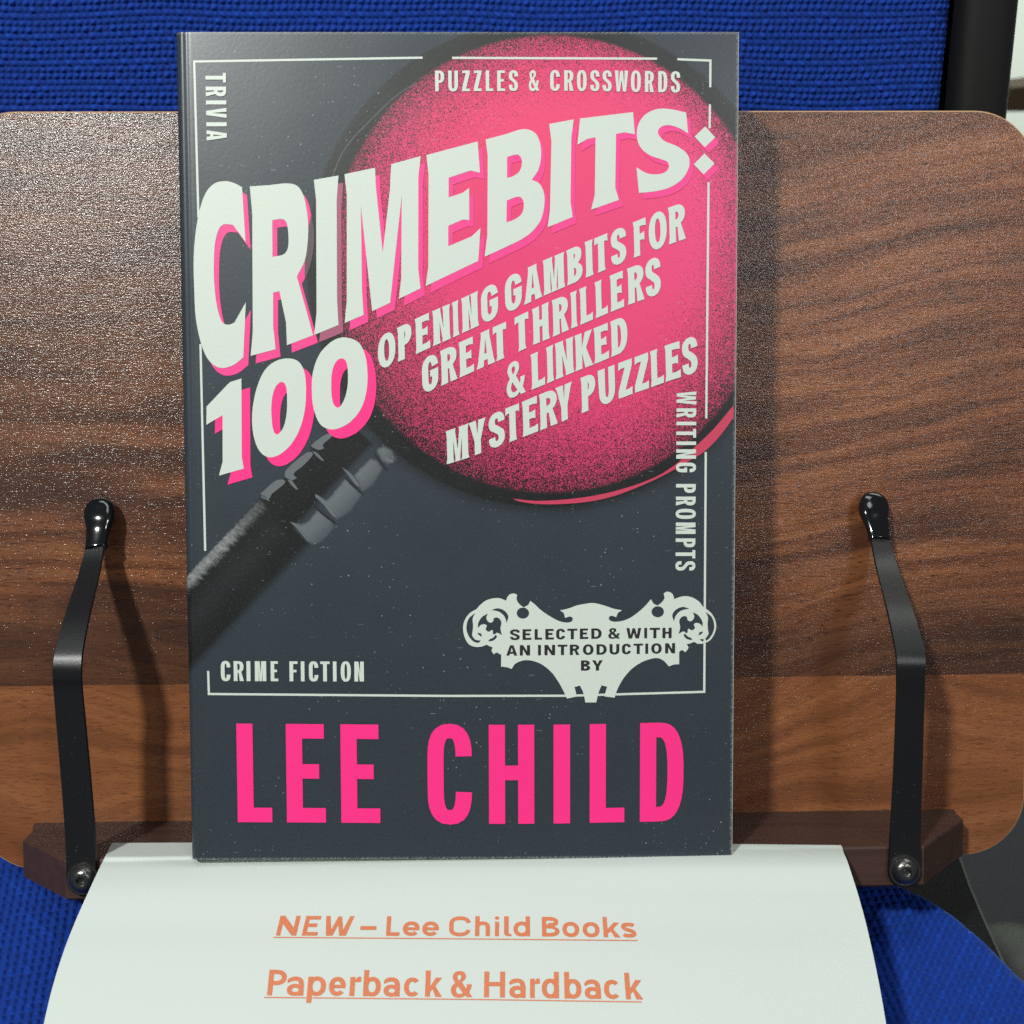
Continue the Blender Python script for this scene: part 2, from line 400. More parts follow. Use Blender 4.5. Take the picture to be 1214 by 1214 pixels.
def glyph(ch, sx, sy, p=2.5):
    """list of pieces; piece = list of contours (even-odd).  unit box, y up."""
    x1 = 1 - sx; y1 = 1 - sy
    R = lambda a, b, c, d: [[(a, b), (a, d), (c, d), (c, b)]]
    if ch == 'I': return [R(0, 0, 1, 1)]
    if ch == 'L': return [[[(0, 0), (0, 1), (sx, 1), (sx, sy), (1, sy), (1, 0)]]]
    if ch == 'E': return [[[(0, 0), (0, 1), (.97, 1), (.97, y1), (sx, y1), (sx, .5 + sy * .63), (.84, .5 + sy * .63), (.84, .5 - sy * .37), (sx, .5 - sy * .37), (sx, sy), (1, sy), (1, 0)]]]
    if ch == 'F': return [[[(0, 0), (0, 1), (1, 1), (1, y1), (sx, y1), (sx, .5 + sy * .6), (.86, .5 + sy * .6), (.86, .5 - sy * .4), (sx, .5 - sy * .4), (sx, 0)]]]
    if ch == 'T': return [[[(.5 - sx / 2, 0), (.5 - sx / 2, y1), (0, y1), (0, 1), (1, 1), (1, y1), (.5 + sx / 2, y1), (.5 + sx / 2, 0)]]]
    if ch == 'H': return [[[(0, 0), (0, 1), (sx, 1), (sx, .5 + sy * .6), (x1, .5 + sy * .6), (x1, 1), (1, 1), (1, 0), (x1, 0), (x1, .5 - sy * .4), (sx, .5 - sy * .4), (sx, 0)]]]
    if ch == 'N': return [[[(0, 0), (0, 1), (sx * 1.1, 1), (x1, .40), (x1, 1), (1, 1), (1, 0), (1 - sx * 1.1, 0), (sx, .60), (sx, 0)]]]
    if ch == 'M': return [[[(0, 0), (0, 1), (sx * 1.3, 1), (.5, .36), (1 - sx * 1.3, 1), (1, 1), (1, 0), (x1, 0), (x1, .66), (.5 + sx * .33, 0), (.5 - sx * .33, 0), (sx, .66), (sx, 0)]]]
    if ch == 'W':
        return [[[(0, 1), (sx, 1), (.29, .30), (.5 - sx * .42, .98), (.5 + sx * .42, .98), (.71, .30), (x1, 1), (1, 1), (.85, 0), (.62, 0), (.5, .55), (.38, 0), (.15, 0)]]]
    if ch == 'V': return [[[(0, 1), (sx, 1), (.5, .27), (x1, 1), (1, 1), (.5 + .55 * sx, 0), (.5 - .55 * sx, 0)]]]
    if ch == 'Y': return [[[(0, 1), (sx * 1.08, 1), (.5, .60), (1 - sx * 1.08, 1), (1, 1), (.5 + sx / 2, .40), (.5 + sx / 2, 0), (.5 - sx / 2, 0), (.5 - sx / 2, .40)]]]
    if ch == 'A':
        f = lambda y: sx + (.5 - sx) * y / .80
        return [[[(0, 0), (.5 - .56 * sx, 1), (.5 + .56 * sx, 1), (1, 0), (x1, 0), (1 - f(.18), .18), (f(.18), .18), (sx, 0)], [(f(.18 + sy), .18 + sy), (.5, .78), (1 - f(.18 + sy), .18 + sy)]]]
    if ch == 'Z': return [[[(0, 0), (0, sy), (1 - sx * 1.15, y1), (.03, y1), (.03, 1), (1, 1), (1, y1), (sx * 1.15, sy), (1, sy), (1, 0)]]]
    if ch == 'K': return [[[(0, 0), (0, 1), (sx, 1), (sx, .60), (1 - 1.15 * sx, 1), (1, 1), (.53 + .25 * sx, .55), (1, 0), (1 - 1.2 * sx, 0), (sx, .44), (sx, 0)]]]
    if ch == 'O': return [[sel(.5, .5, .5, .51, 0, 360, 40, p)[:-1], sel(.5, .5, .5 - sx, .51 - sy, 0, 360, 40, p)[:-1]]]
    if ch == 'D': return [[[(0, 0), (0, 1)] + sel(.42, .5, .58, .5, 90, -90, 18, p), [(sx, sy), (sx, y1)] + sel(.42, .5, .58 - sx, .5 - sy, 90, -90, 18, p)]]
    if ch == 'P': return [[[(0, 0), (0, 1)] + sel(.42, .70, .58, .30, 90, -90, 16, p) + [(sx, .40), (sx, 0)], [(sx, .40 + sy), (sx, y1)] + sel(.42, .70, .58 - sx, .30 - sy, 90, -90, 16, p)]]
    if ch == 'B':
        return [[[(0, 0), (0, 1)] + sel(.42, .745, .53, .255, 90, -58, 14, p) + sel(.42, .265, .58, .265, 58, -90, 14, p),
                 [(sx, .5 + sy * .45), (sx, y1)] + sel(.42, .752, .53 - sx, .248 - sy, 90, -90, 12, p),
                 [(sx, sy), (sx, .5 - sy * .45)] + sel(.42, .25 + sy * .27, .58 - sx, .25 - sy * .73, 90, -90, 12, p)]]
    if ch == 'R':
        return [[[(0, 0), (0, 1)] + sel(.42, .72, .58, .28, 90, -60, 14, p) + [(1.02, 0), (1.02 - sx * 1.1, 0), (.47 + sx * .1, .40), (sx, .40), (sx, 0)],
                 [(sx, .42 + sy), (sx, y1)] + sel(.42, .71 + sy * 0, .58 - sx, .29 - sy, 90, -90, 12, p)]]
    if ch == 'U':
        return [[[(0, 1)] + sel(.5, .38, .5, .39, 180, 360, 20, p) + [(1, 1), (x1, 1)] + sel(.5, .38, .5 - sx, .39 - sy, 360, 180, 20, p) + [(sx, 1)]]]
    if ch in 'CG':
        c = [(1 - sx / 2, .68)] + sel(.5, .66, .5 - sx / 2, .35 - sy / 2, 15, 180, 12, p) + sel(.5, .34, .5 - sx / 2, .35 - sy / 2, 180, 345, 12, p) + [(1 - sx / 2, .32 if ch == 'C' else .46)]
        g = [sweep(c, sx, sy)]
        if ch == 'G': g.append(R(.5, .46 - sy * .35, 1, .46 + sy * .65))
        return g
    if ch == 'S':
        r, q = .5 - sx / 2, .27 - sy / 2
        c = [(1 - sx / 2, .70)] + sel(.5, .74, r, q, 10, 178, 9, p) + crv([(sx / 2, .70), (.5 - r * .75, .60), (.5, .505), (.5 + r * .75, .40), (1 - sx / 2, .30)], 4)[1:-1] + sel(.5, .26, r, q, 2, -170, 9, p) + [(sx / 2, .30)]
        return [sweep(c, sx, sy)]
    if ch == '&': return [[smooth_contour(c, 5) for c in AMP]]
    if ch == '-': return [R(0, .30, 1, .30 + sy * 1.05)]
    # lower case, x height .74
    X = .745
    if ch == 'o': return [[sel(.5, X / 2, .5, X / 2 + .01, 0, 360, 32, 2.2)[:-1], sel(.5, X / 2, .5 - sx, X / 2 + .01 - sy, 0, 360, 32, 2.2)[:-1]]]
    if ch == 'c': return [sweep(sel(.5, X / 2, .5 - sx / 2, X / 2 - sy / 2, 42, 318, 22, 2.2), sx, sy)]
    if ch == 'e': return [sweep([(1 - sx / 2, X / 2 + .02)] + sel(.5, X / 2, .5 - sx / 2, X / 2 - sy / 2, 20, 322, 24, 2.2), sx, sy), R(sx * .7, X / 2 - sy * .42, 1 - sx * .02, X / 2 + sy * .38)]
    if ch in 'bpdq':
        ring = [sel(.5, X / 2, .5, X / 2 + .01, 0, 360, 32, 2.2)[:-1], sel(.5, X / 2, .5 - sx, X / 2 + .01 - sy, 0, 360, 32, 2.2)[:-1]]
        x0 = 0 if ch in 'bp' else 1 - sx
        return [ring, R(x0, -.28 if ch in 'pq' else 0, x0 + sx, X if ch in 'pq' else 1.02)]
    if ch == 'i': return [R(.08, 0, .92, X), [sel(.5, .93, .5, .085, 0, 360, 20, 2)[:-1]]]
    if ch == 'l': return [[[(0, 1.02), (.62, 1.02), (.62, .18), (.70, .12), (1, .11), (1, 0), (.5, 0), (.1, .06), (0, .18)]]]
    if ch == 'h': return [R(0, 0, sx, 1.02), sweep([(1 - sx / 2, 0), (1 - sx / 2, .3)] + sel(.5 + .0, X * .60, .5 - sx / 2, X * .40 - sy / 2 + .01, 0, 165, 12, 2.3), sx, sy)]
    if ch == 'r': return [R(0, 0, sx, X), [[(sx * .6, .42), (sx, .55), (sx * 1.35, X - sy - .04), (1, X - sy - .02), (1, X), (.82, X + .015), (.62, X - .02), (sx, X - .13)]]]
    if ch == 'k': return [[[(0, 0), (0, 1.02), (sx, 1.02), (sx, .42), (1 - 1.25 * sx, X), (1, X), (.60, .42), (1.02, 0), (1 - 1.25 * sx, 0), (.44, .30), (sx, .19), (sx, 0)]]]
    if ch == 'a':
        hook = [(sx * .55, .53)] + sel(.46, X - .24, .46 - sx * .5 + .04, .24 - sy / 2, 160, 8, 12, 2.2) + [(1 - sx / 2, .40), (1 - sx / 2, 0)]
        ring = [sel(.47, .225, .47, .235, 0, 360, 28, 2.2)[:-1], sel(.50, .225, .50 - sx, .235 - sy * .92, 0, 360, 28, 2.2)[:-1]]
        return [sweep(hook, sx, sy), ring]
    if ch == 's':
        r, q = .5 - sx / 2, X * .27 - sy / 2
        c = sel(.5, X * .735, r, q, 20, 180, 8, 2.2) + crv([(sx / 2, X * .70), (.5 - r * .6, X * .575), (.5, X * .50), (.5 + r * .6, X * .43), (1 - sx / 2, X * .30)], 4)[1:-1] + sel(.5, X * .265, r, q, 0, -160, 8, 2.2)
        return [sweep(c, sx, sy)]
    raise KeyError(ch)
def flare_contour(c, fx, fy, w):
    """flared ends: verticals widen at top/bottom, arms thicken at their tips"""
    n = len(c); A = sum(c[i][0] * c[(i + 1) % n][1] - c[(i + 1) % n][0] * c[i][1] for i in range(n))
    if A < 0: c = c[::-1]
    c = [np.array(q[:2], float) for q in c]; out = []; sh = [np.zeros(2) for _ in c]; ins = [[] for _ in c]
    for i in range(n):
        a, b = c[i], c[(i + 1) % n]; d = b - a; L = abs(d[1])
        if L > .5 and abs(d[0]) * w < .45 * L:
            nrm = 1.0 if d[1] > 0 else -1.0                       # ccw: outward is to the right of travel
            for k, (e, o) in ((i, (a, b)), ((i + 1) % n, (b, a))):
                if e[1] < .02 or e[1] > .98:
                    sh[k] = sh[k] + np.array([nrm * fx, 0])
                    ins[i].append((0.15 if k == i else 0.85) if L > .4 else .5)
        elif abs(d[1]) < .01 and .02 < a[1] < .98 and abs(d[0]) > .2:
            k = i if (abs(a[0] - .5) > abs(b[0] - .5)) else (i + 1) % n
            if c[k][0] > .8 or c[k][0] < .04:
                out_y = -1.0 if d[0] > 0 else 1.0
                sh[k] = sh[k] + np.array([0, out_y * fy])
                ins[i].append(.45 if k == i else .55)
    for i in range(n):
        out.append(c[i] + sh[i]); d = c[(i + 1) % n] - c[i]
        for s in sorted(set(ins[i])): out.append(c[i] + d * s)
    return out
def interp(L): 
    xs, ys = [q[0] for q in L], [q[1] for q in L]
    def f(x):
        if x <= xs[0]: return ys[0] + (x - xs[0]) * (ys[1] - ys[0]) / (xs[1] - xs[0]) if len(xs) > 1 else ys[0]
        if x >= xs[-1]: return ys[-1] + (x - xs[-1]) * (ys[-1] - ys[-2]) / (xs[-1] - xs[-2]) if len(xs) > 1 else ys[0]
        return float(np.interp(x, xs, ys))
    return f
def lean_at(x): return 0.0185 + (x - 226) * (-0.0265 / 641)
def densify(c, m=0.2):
    out = []
    for i in range(len(c)):
        a, b = np.array(c[i][:2], float), np.array(c[(i + 1) % len(c)][:2], float)
        k = max(1, int(np.linalg.norm(b - a) / m))
        out += [a + (b - a) * j / k for j in range(k)]
    return out
def text_line(pr, items, base, cap, stem, sy, p=2.5, flare=None, vertical=False, slant=None, istem=True):
    bf, cf = interp(base), interp(cap)
    for ch, a0, a1 in items:
        w = a1 - a0; sx = min(stem / w, .48)
        for k, piece in enumerate(glyph(ch, sx, sy, p)):
            cs = []
            for c in piece:
                if flare and ch not in 'OCGSU&DPBR': c = flare_contour(c, flare / w if ch != 'I' else flare / w, .035, w / 37)
                elif flare and ch in 'PBRDU' and c is piece[0]: c = [(q[0] - (flare / w if (q[0] < .01 and (q[1] < .02 or q[1] > .98)) else 0), q[1]) for q in densify_stem(c)]
                q2 = []
                for u, v in [(q[0], q[1]) for q in densify(c, .25)]:
                    if vertical:
                        y = a0 + u * w; q2.append((bf(y) + v * (cf(y) - bf(y)), y))
                    else:
                        x = a0 + u * w; h = bf(x) - cf(x); y = bf(x) - v * h
                        sl = (lean_at(x) if slant is None else slant(x))
                        x += (-sl if slant is None else sl) * (v - .5) * h
                        q2.append((x, y))
                cs.append(q2)
            pr.add(cs, lift=0.012 * k)
def densify_stem(c):
    out = []
    n = len(c)
    for i in range(n):
        a, b = c[i], c[(i + 1) % n]; out.append(tuple(a[:2]))
        if abs(a[0]) < .01 and abs(b[0]) < .01 and abs(a[1] - b[1]) > .8:
            for s in (.16, .84): out.append((a[0] + (b[0] - a[0]) * s, a[1] + (b[1] - a[1]) * s))
    return out

# ================================================================== BOOK STAND
HB = 39.95; D = 34.64; YL = -1.78; YT = 216.4; YB = -16.84; XR = 254.3
XL = on_z(-43, 600, 0)[0]
stand = empty('book_stand', 'walnut brown tilted book stand with two black metal page arms, on the blue chair', 'book stand', loc_b=(76, YB, 0))
def rrect(x0, y0, x1, y1, r, n=14):
    out = []
    for cx, cy, a in ((x1 - r, y1 - r, 0), (x0 + r, y1 - r, 90), (x0 + r, y0 + r, 180), (x1 - r, y0 + r, 270)):
        out += [(cx + r * math.cos(math.radians(a + 90 * i / n)), cy + r * math.sin(math.radians(a + 90 * i / n))) for i in range(n + 1)]
    return out
rings = []
for ins, z in ((0.55, 0.0), (0.15, -0.25), (0.0, -0.8), (0.0, -8.2), (0.5, -9.0)):
    rings.append([(x, y, z) for x, y in rrect(XL + ins, YB + ins, XR - ins, YT - ins, 19.5 - ins)])
n = len(rings[0]); v = [p for r_ in rings for p in r_]; f = [list(range(n))]; mi = [0]
for k in range(len(rings) - 1):
    for i in range(n):
        f.append([k * n + i, (k + 1) * n + i, (k + 1) * n + (i + 1) % n, k * n + (i + 1) % n]); mi.append(1)
f.append([(len(rings) - 1) * n + i for i in range(n)][::-1]); mi.append(0)
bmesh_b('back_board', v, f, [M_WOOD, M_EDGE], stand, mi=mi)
# ledge: chamfered bar
def bar(name, poly, y0, y1, mat, parent, bev=0.8):
    # poly in (x,z) counter-clockwise seen from above(+y looking down)
    cx = sum(p[0] for p in poly) / len(poly); cz = sum(p[1] for p in poly) / len(poly)
    def ins(d): return [(p[0] - d * (1 if p[0] > cx else -1), p[1] - d * (1 if p[1] > cz else 0)) for p in poly]
    R_ = [[(x, y1, z) for x, z in ins(bev)], [(x, y1 - bev * .3, z) for x, z in ins(bev * .3)], [(x, y1 - bev, z) for x, z in ins(0)], [(x, y0 + bev, z) for x, z in ins(0)], [(x, y0, z) for x, z in ins(bev)]]
    m = len(poly); vv = [p for r_ in R_ for p in r_]; ff = [list(range(m))]
    for k in range(4):
        for i in range(m): ff.append([k * m + i, (k + 1) * m + i, (k + 1) * m + (i + 1) % m, k * m + (i + 1) % m])
    ff.append([4 * m + i for i in range(m)][::-1])
    return bmesh_b(name, vv, ff, mat, parent)
q = [on_y(px, py, YL) for px, py in ((27, 995), (77, 1018), (1094, 1001), (1142, 970))]
zl = min(q[0][2], 26); zr = min(q[3][2], 26)
xa = on_y(38, 977, YL)[0]; xb = on_y(1131, 958, YL)[0]
poly = [(xa, 0.02), (q[0][0], max(zl - 8, 4)), (q[0][0], zl), (q[1][0], D), (q[2][0], D), (q[3][0], zr), (q[3][0], max(zr - 8, 4)), (xb, 0.02)]
bar('ledge', poly, YL - 12.24, YL, M_LEDGE, stand)

# page arms
def arm(pts_lower, cap_px, screw_px, label):
    # strip stations (px, py, z, half width px)
    st = []
    for px, py, z, w in pts_lower:
        a = on_z(px - w / 2, py, z); b_ = on_z(px + w / 2, py, z); st.append((np.array(a), np.array(b_)))
    C = np.array([(a + b_) / 2 for a, b_ in st]); Wd = np.array([np.linalg.norm(b_ - a) for a, b_ in st])
    # resample smoothly with tight corner rounding
    out = crv([(*c, w) for c, w in zip(C, Wd)], 6)
    out = np.array(out); P = out[:, :3]; Ww = out[:, 3]
    # round bottom end
    first = P[0]; d0 = P[1] - P[0]; d0 /= np.linalg.norm(d0); r0 = Ww[0] / 2
    ends = [(first - d0 * r0 * math.sin(a), 2 * r0 * math.cos(a)) for a in np.linspace(math.radians(88), math.radians(10), 9)]
    P = np.vstack([[e[0] for e in ends], P]); Ww = np.concatenate([[e[1] for e in ends], Ww])
    T = np.gradient(P, axis=0); T /= np.linalg.norm(T, axis=1)[:, None]
    X = np.array([1.0, 0, 0]); th = 1.1; vv = []; ff = []
    for p_, t_, w in zip(P, T, Ww):
        lx = X - t_ * t_[0]; lx /= np.linalg.norm(lx); nz = np.cross(lx, t_)
        e = min(.28, w * .2)
        for a, b_ in ((-w / 2, 0), (-w / 2 + e, th / 2), (w / 2 - e, th / 2), (w / 2, 0), (w / 2 - e, -th / 2), (-w / 2 + e, -th / 2)):
            vv.append(p_ + lx * a + nz * (b_))
    m = 6
    for k in range(len(P) - 1):
        for i in range(m): ff.append([k * m + i, k * m + (i + 1) % m, (k + 1) * m + (i + 1) % m, (k + 1) * m + i])
    ff.append(list(range(m))[::-1]); ff.append([(len(P) - 1) * m + i for i in range(m)])
    A = bmesh_b('page_arm', vv, ff, M_STEEL, stand)
    A.data.polygons.foreach_set('use_smooth', [True] * len(A.data.polygons)); A.data.set_sharp_from_angle(angle=math.radians(50))
    # rubber tip
    vv, ff = [], []; m = 20
    S_ = []
    for px, py, z, w, thick in cap_px:
        a = np.array(on_z(px - w / 2, py, z)); b_ = np.array(on_z(px + w / 2, py, z)); S_.append((*((a + b_) / 2), np.linalg.norm(b_ - a), thick))
    S_ = crv(S_, 5)
    S_ = np.array(S_); Tn = np.gradient(S_[:, :3], axis=0); Tn /= np.linalg.norm(Tn, axis=1)[:, None]
    for s_, t_ in zip(S_, Tn):
        lx = X - t_ * t_[0]; lx /= np.linalg.norm(lx); nz = np.cross(lx, t_)
        for i in range(m):
            a = 2 * math.pi * i / m; c_, s2 = math.cos(a), math.sin(a)
            vv.append(s_[:3] + lx * (max(s_[3], .05) / 2) * math.copysign(abs(c_) ** .72, c_) + nz * (max(s_[4], .05) / 2) * math.copysign(abs(s2) ** .72, s2))
    for k in range(len(S_) - 1):
        for i in range(m): ff.append([k * m + i, k * m + (i + 1) % m, (k + 1) * m + (i + 1) % m, (k + 1) * m + i])
    ff.append(list(range(m))[::-1]); ff.append([(len(S_) - 1) * m + i for i in range(m)])
    bmesh_b('rubber_tip', vv, ff, M_RUBBER, A, smooth=True)
    # button head screw with hex socket
    c = on_z(*screw_px, D + 1.9); prof = [(k_[0] * 1.13, k_[1] * 1.1) for k_ in [(4.05, -.35), (4.1, 0.1), (3.95, .45), (3.7, .5), (3.5, .45), (3.3, .9), (2.9, 1.5), (2.35, 1.95), (1.85, 2.15), (1.55, 2.2)]]
    m = 48; vv, ff = [], []
    for r_, h in prof:
        for i in range(m):
            a = 2 * math.pi * i / m; vv.append((c[0] + r_ * math.cos(a), c[1] + r_ * math.sin(a), c[2] + h))
    for hz, sc in ((2.35, 1.0), (0.7, .97), (0.55, .5)):
        for i in range(m):
            a = 2 * math.pi * i / m + .3; hexr = 1.35 / max(math.cos(((a) % (math.pi / 3)) - math.pi / 6), .5) * .9 * sc
            vv.append((c[0] + hexr * math.cos(2 * math.pi * i / m), c[1] + hexr * math.sin(2 * math.pi * i / m), c[2] + hz))
    K = len(prof) + 3
    for k in range(K - 1):
        for i in range(m): ff.append([k * m + i, k * m + (i + 1) % m, (k + 1) * m + (i + 1) % m, (k + 1) * m + i])
    ff.append([(K - 1) * m + i for i in range(m)])
    sc = bmesh_b('screw', vv, ff, M_SCREW, A); sc.data.polygons.foreach_set('use_smooth', [True] * len(sc.data.polygons)); sc.data.set_sharp_from_angle(angle=math.radians(40))
    return A
ZB = 40.5
arm([(97, 1043, D + 1.0, 37), (95.8, 995, D + 1.3, 37), (90, 920, D + 2.6, 36.5), (81.5, 825, ZB - 1.0, 35.5), (80, 803, ZB, 35.5), (80.3, 787, ZB, 35.5), (83, 768, ZB - 2.2, 34), (92, 730, ZB - 10, 31), (106, 680, 16, 26), (112, 652, 9.5, 23.5), (117, 618, 5, 20)],
    [(114.5, 651, 9.5, 3, .3), (114.5, 650.5, 9.3, 24, 2.6), (114.5, 648, 8.9, 26.5, 3.2), (115, 640, 8.2, 26, 3.0), (116.5, 628, 7, 28.5, 3.2), (118, 616, 5.8, 35.5, 4.2), (118.6, 606, 4.6, 36.5, 4.4), (118.6, 598, 3.9, 31, 4.0), (118.6, 593, 3.5, 20, 3.0), (118.6, 590, 3.3, 6, 1.0)],
    (98.5, 1042), 'left')
arm([(1072, 1032, D + 1.0, 40), (1073, 990, D + 1.3, 37.5), (1076, 920, D + 2.6, 35.5), (1079, 830, ZB - 1.0, 34.5), (1079.5, 800, ZB, 35), (1079.8, 784, ZB, 36), (1077.5, 766, ZB - 2.2, 36), (1067, 725, ZB - 10, 32), (1052, 675, 16, 27), (1043.5, 642, 9.5, 23), (1038, 610, 5, 20)],
    [(1042.5, 641, 9.5, 3, .3), (1042.3, 640.5, 9.3, 23, 2.6), (1042, 638, 8.9, 25, 3.2), (1041, 630, 8.2, 25.5, 3.0), (1038.5, 618, 7, 29, 3.2), (1036.3, 608, 5.8, 34.5, 4.2), (1035.5, 599, 4.6, 35, 4.4), (1035.5, 591, 3.9, 30, 4.0), (1035.8, 586, 3.5, 19, 3.0), (1036, 583, 3.3, 6, 1.0)],
    (1072.5, 1032), 'right')

# ================================================================== BOOK
book = empty('book', 'thick slate paperback with pink magnifying glass and large cream title, standing on the ledge', 'book', loc_b=(76, YL + .4, 20))
TL, TR, BR, BL = [np.array(on_z(*p_, HB)) for p_ in ((206.5, 38), (875.5, 38), (867.5, 1016.5), (225.5, 1019.5))]
def cov(u, v):                                    # u 0..1 left-right, v 0..1 bottom-top
    p_ = (BL * (1 - u) + BR * u) * (1 - v) + (TL * (1 - u) + TR * u) * v
    return p_
def cover_z(mm):                                  # depth profile from the spine edge, mm
    z = np.zeros_like(mm)
    z -= 2.6 * (1 - np.sqrt(np.clip(1 - (1 - np.clip(mm / 2.2, 0, 1)) ** 2, 0, 1)))
    z -= 0.16 * np.exp(-((mm - 3.1) / .55) ** 2)
    return z
nu, nv = 430, 640
U, Vv = np.meshgrid(np.linspace(0, 1, nu), np.linspace(0, 1, nv))
U = np.where(U < .05, U, U)
P = cov(U[..., None], Vv[..., None])
mmx = U * 153.0
P[..., 2] += cover_z(mmx)
# ---- the printed artwork (flat ink), evaluated in picture-traced cover coordinates
PX = ((1 - U) * 225.5 + U * 867.5) * (1 - Vv) + ((1 - U) * 206.5 + U * 875.5) * Vv
# perspective-correct picture coordinates of each cover vertex
Q = (P - np.array(CB)) @ np.array(RC).T
PX = 607 + FPX * Q[..., 0] / -Q[..., 2]; PY = 607 - FPX * Q[..., 1] / -Q[..., 2]
ss = lambda a, b, x: (lambda t: t * t * (3 - 2 * t))(np.clip((x - a) / (b - a), 0, 1))
tint = np.ones(PX.shape + (4,)) * np.array(SLATE)
rI = np.hypot((PX - 652) / 262, (PY - 313) / 272)
rO = np.hypot((PX - 650) / 287, (PY - 312) / 290)
ringm = (1 - ss(.992, 1.006, rO))
black = np.array([0.006, 0.007, 0.007, 1]); darkgreen = np.array([0.013, 0.016, 0.014, 1])
tint = tint * (1 - ringm[..., None]) + darkgreen * ringm[..., None]
lo = ss(380, 560, PY) * ringm                      # lower part of the ring is blacker
tint = tint * (1 - lo[..., None]) + black * lo[..., None]
# soft dark smudge below the ring
sm = np.exp(-((rO - 1.0) / .03) ** 2) * ss(420, 560, PY) * (1 - ringm) * .6
tint = tint * (1 - sm[..., None]) + black * sm[..., None]
# handle
MX, MY = (PX - 210) / .247, (PY - 500) / .247
pp = MX * .727 + MY * .687; tt = -MX * .687 + MY * .727
hand = ss(536, 548, pp) * (1 - ss(835, 892, pp)) * ss(-14, -6, tt)
hcol = np.array([0.007, 0.008, 0.008, 1])
tint = tint * (1 - hand[..., None]) + hcol * hand[..., None]
nz = rng.random(PX.shape); nz2 = (nz + np.roll(nz, 1, 0) + np.roll(nz, 1, 1)) / 3
hb_ = np.mod(((tt + .25 * (pp - 560)) / 4.5).astype(int) + 400, 400); h0, h1, h2 = rng.random(400), rng.random(400), rng.random(400)
hl = ss(540 + 7 * h0[hb_] - 5, 540 + 7 * h0[hb_] + 7, pp) * (1 - ss(562 + 20 * h1[hb_], 598 + 26 * h1[hb_], pp)) * ss(-4, 10, tt) * (.35 + .65 * ss(0, 330, tt)) * (.40 + .35 * h2[hb_]) * (.45 + 1.0 * nz2)
hl2 = np.exp(-((pp - 700) / 60) ** 2) * ss(0, 60, tt) * .10
hl = np.clip(hl, 0, 1)
tint = tint * (1 - hl[..., None]) + np.array([0.36, 0.38, 0.38, 1]) * hl[..., None]
tint = tint * (1 - hl2[..., None]) + np.array([0.09, 0.08, 0.09, 1]) * hl2[..., None]
# ferrule, black core
fer = ss(-575, -560, tt) * (1 - ss(-10, -6, tt)) * ss(556, 566, pp) * (1 - ss(735, 775, pp))
tint = tint * (1 - fer[..., None]) + black * fer[..., None]
def inside(poly, X, Y):
    poly = np.array([q_[:2] for q_ in poly], float); res = np.zeros(X.shape, bool)
    for a_, b_ in zip(poly, np.roll(poly, -1, 0)):
        if a_[1] == b_[1]: continue
        cnd = (a_[1] > Y) != (b_[1] > Y); res ^= cnd & (X < a_[0] + (Y - a_[1]) / (b_[1] - a_[1]) * (b_[0] - a_[0]))
    return res
steel_c = np.array([0.13, 0.145, 0.152, 1])
for c in ([(560, 490), (606, 495, s), (640, 470, s), (672, 428), (700, 440, s), (740, 480, s), (755, 505), (700, 570, s), (650, 592), (610, 545, s)],
          [(690, 372), (722, 378, s), (750, 345, s), (810, 275), (850, 310, s), (885, 352), (830, 430, s), (765, 470), (735, 430, s)],
          [(850, 262), (880, 225, s), (930, 180), (960, 190, s), (985, 225), (940, 300, s), (890, 335), (870, 290, s)],
          [(958, 135), (990, 120, s), (1030, 140, s), (1050, 180), (1015, 205, s), (985, 185, s)]):
    m_ = inside(c, MX, MY).astype(float); m_ = (m_ * 2 + np.roll(m_, 1, 0) + np.roll(m_, -1, 0) + np.roll(m_, 1, 1) + np.roll(m_, -1, 1)) / 6
    m_ = m_ * (1 - .75 * ss(800, 925, pp + 18 * (nz - .5))) * (.9 + .2 * nz2)
    tint = tint * (1 - m_[..., None]) + steel_c * m_[..., None]
# worn edges of the laminate
ed = np.minimum(np.minimum((1 - U) * 153, Vv * 229), (1 - Vv) * 229)
wn = np.sin(Vv * 1490 + 3 * np.sin(Vv * 390)) * np.sin(U * 970 + 2 * np.sin(U * 210)) * .5 + .5
wear = ss(.75, .0, ed) * ss(.35, .95, wn * .7 + .5 * nz2) * .75
tint = tint * (1 - wear[..., None]) + np.array([.35, .38, .37, 1]) * wear[..., None]
glass = 1 - ss(.985, 1.005, rI)
dx = (PX - 700); dy = (PY - 270)
rr = np.hypot(dx / np.where(dx < 0, 300, 205), dy / np.where(dy < 0, 262, 305))
dens = .58 * ss(.42, 1.10, rr) + .05 * ss(.25, .7, rr)
dens += .12 * ss(.88, 1.0, rI)
dens = np.clip(dens, 0, .9)
lens = np.ones(PX.shape + (4,)) * np.array(LENS)
hot = ss(700, 860, PX) * ss(420, 200, PY)
lens = lens * (1 - .5 * hot[..., None]) + np.array([.88, .03, .22, 1]) * .5 * hot[..., None]
wm = np.exp(-(((PX - 640) / 150) ** 2 + ((PY - 160) / 90) ** 2)) * .35
lens = lens * (1 - wm[..., None]) + np.array([.95, .075, .17, 1]) * wm[..., None]
base = np.array([76, YL + .4, 20])
fast_grid('front_cover', (P - base) * .001, M_COVER, book, attrs={'tint': ('FLOAT_COLOR', tint), 'grain': ('FLOAT', dens), 'glass': ('FLOAT', glass), 'lens': ('FLOAT_COLOR', lens)})
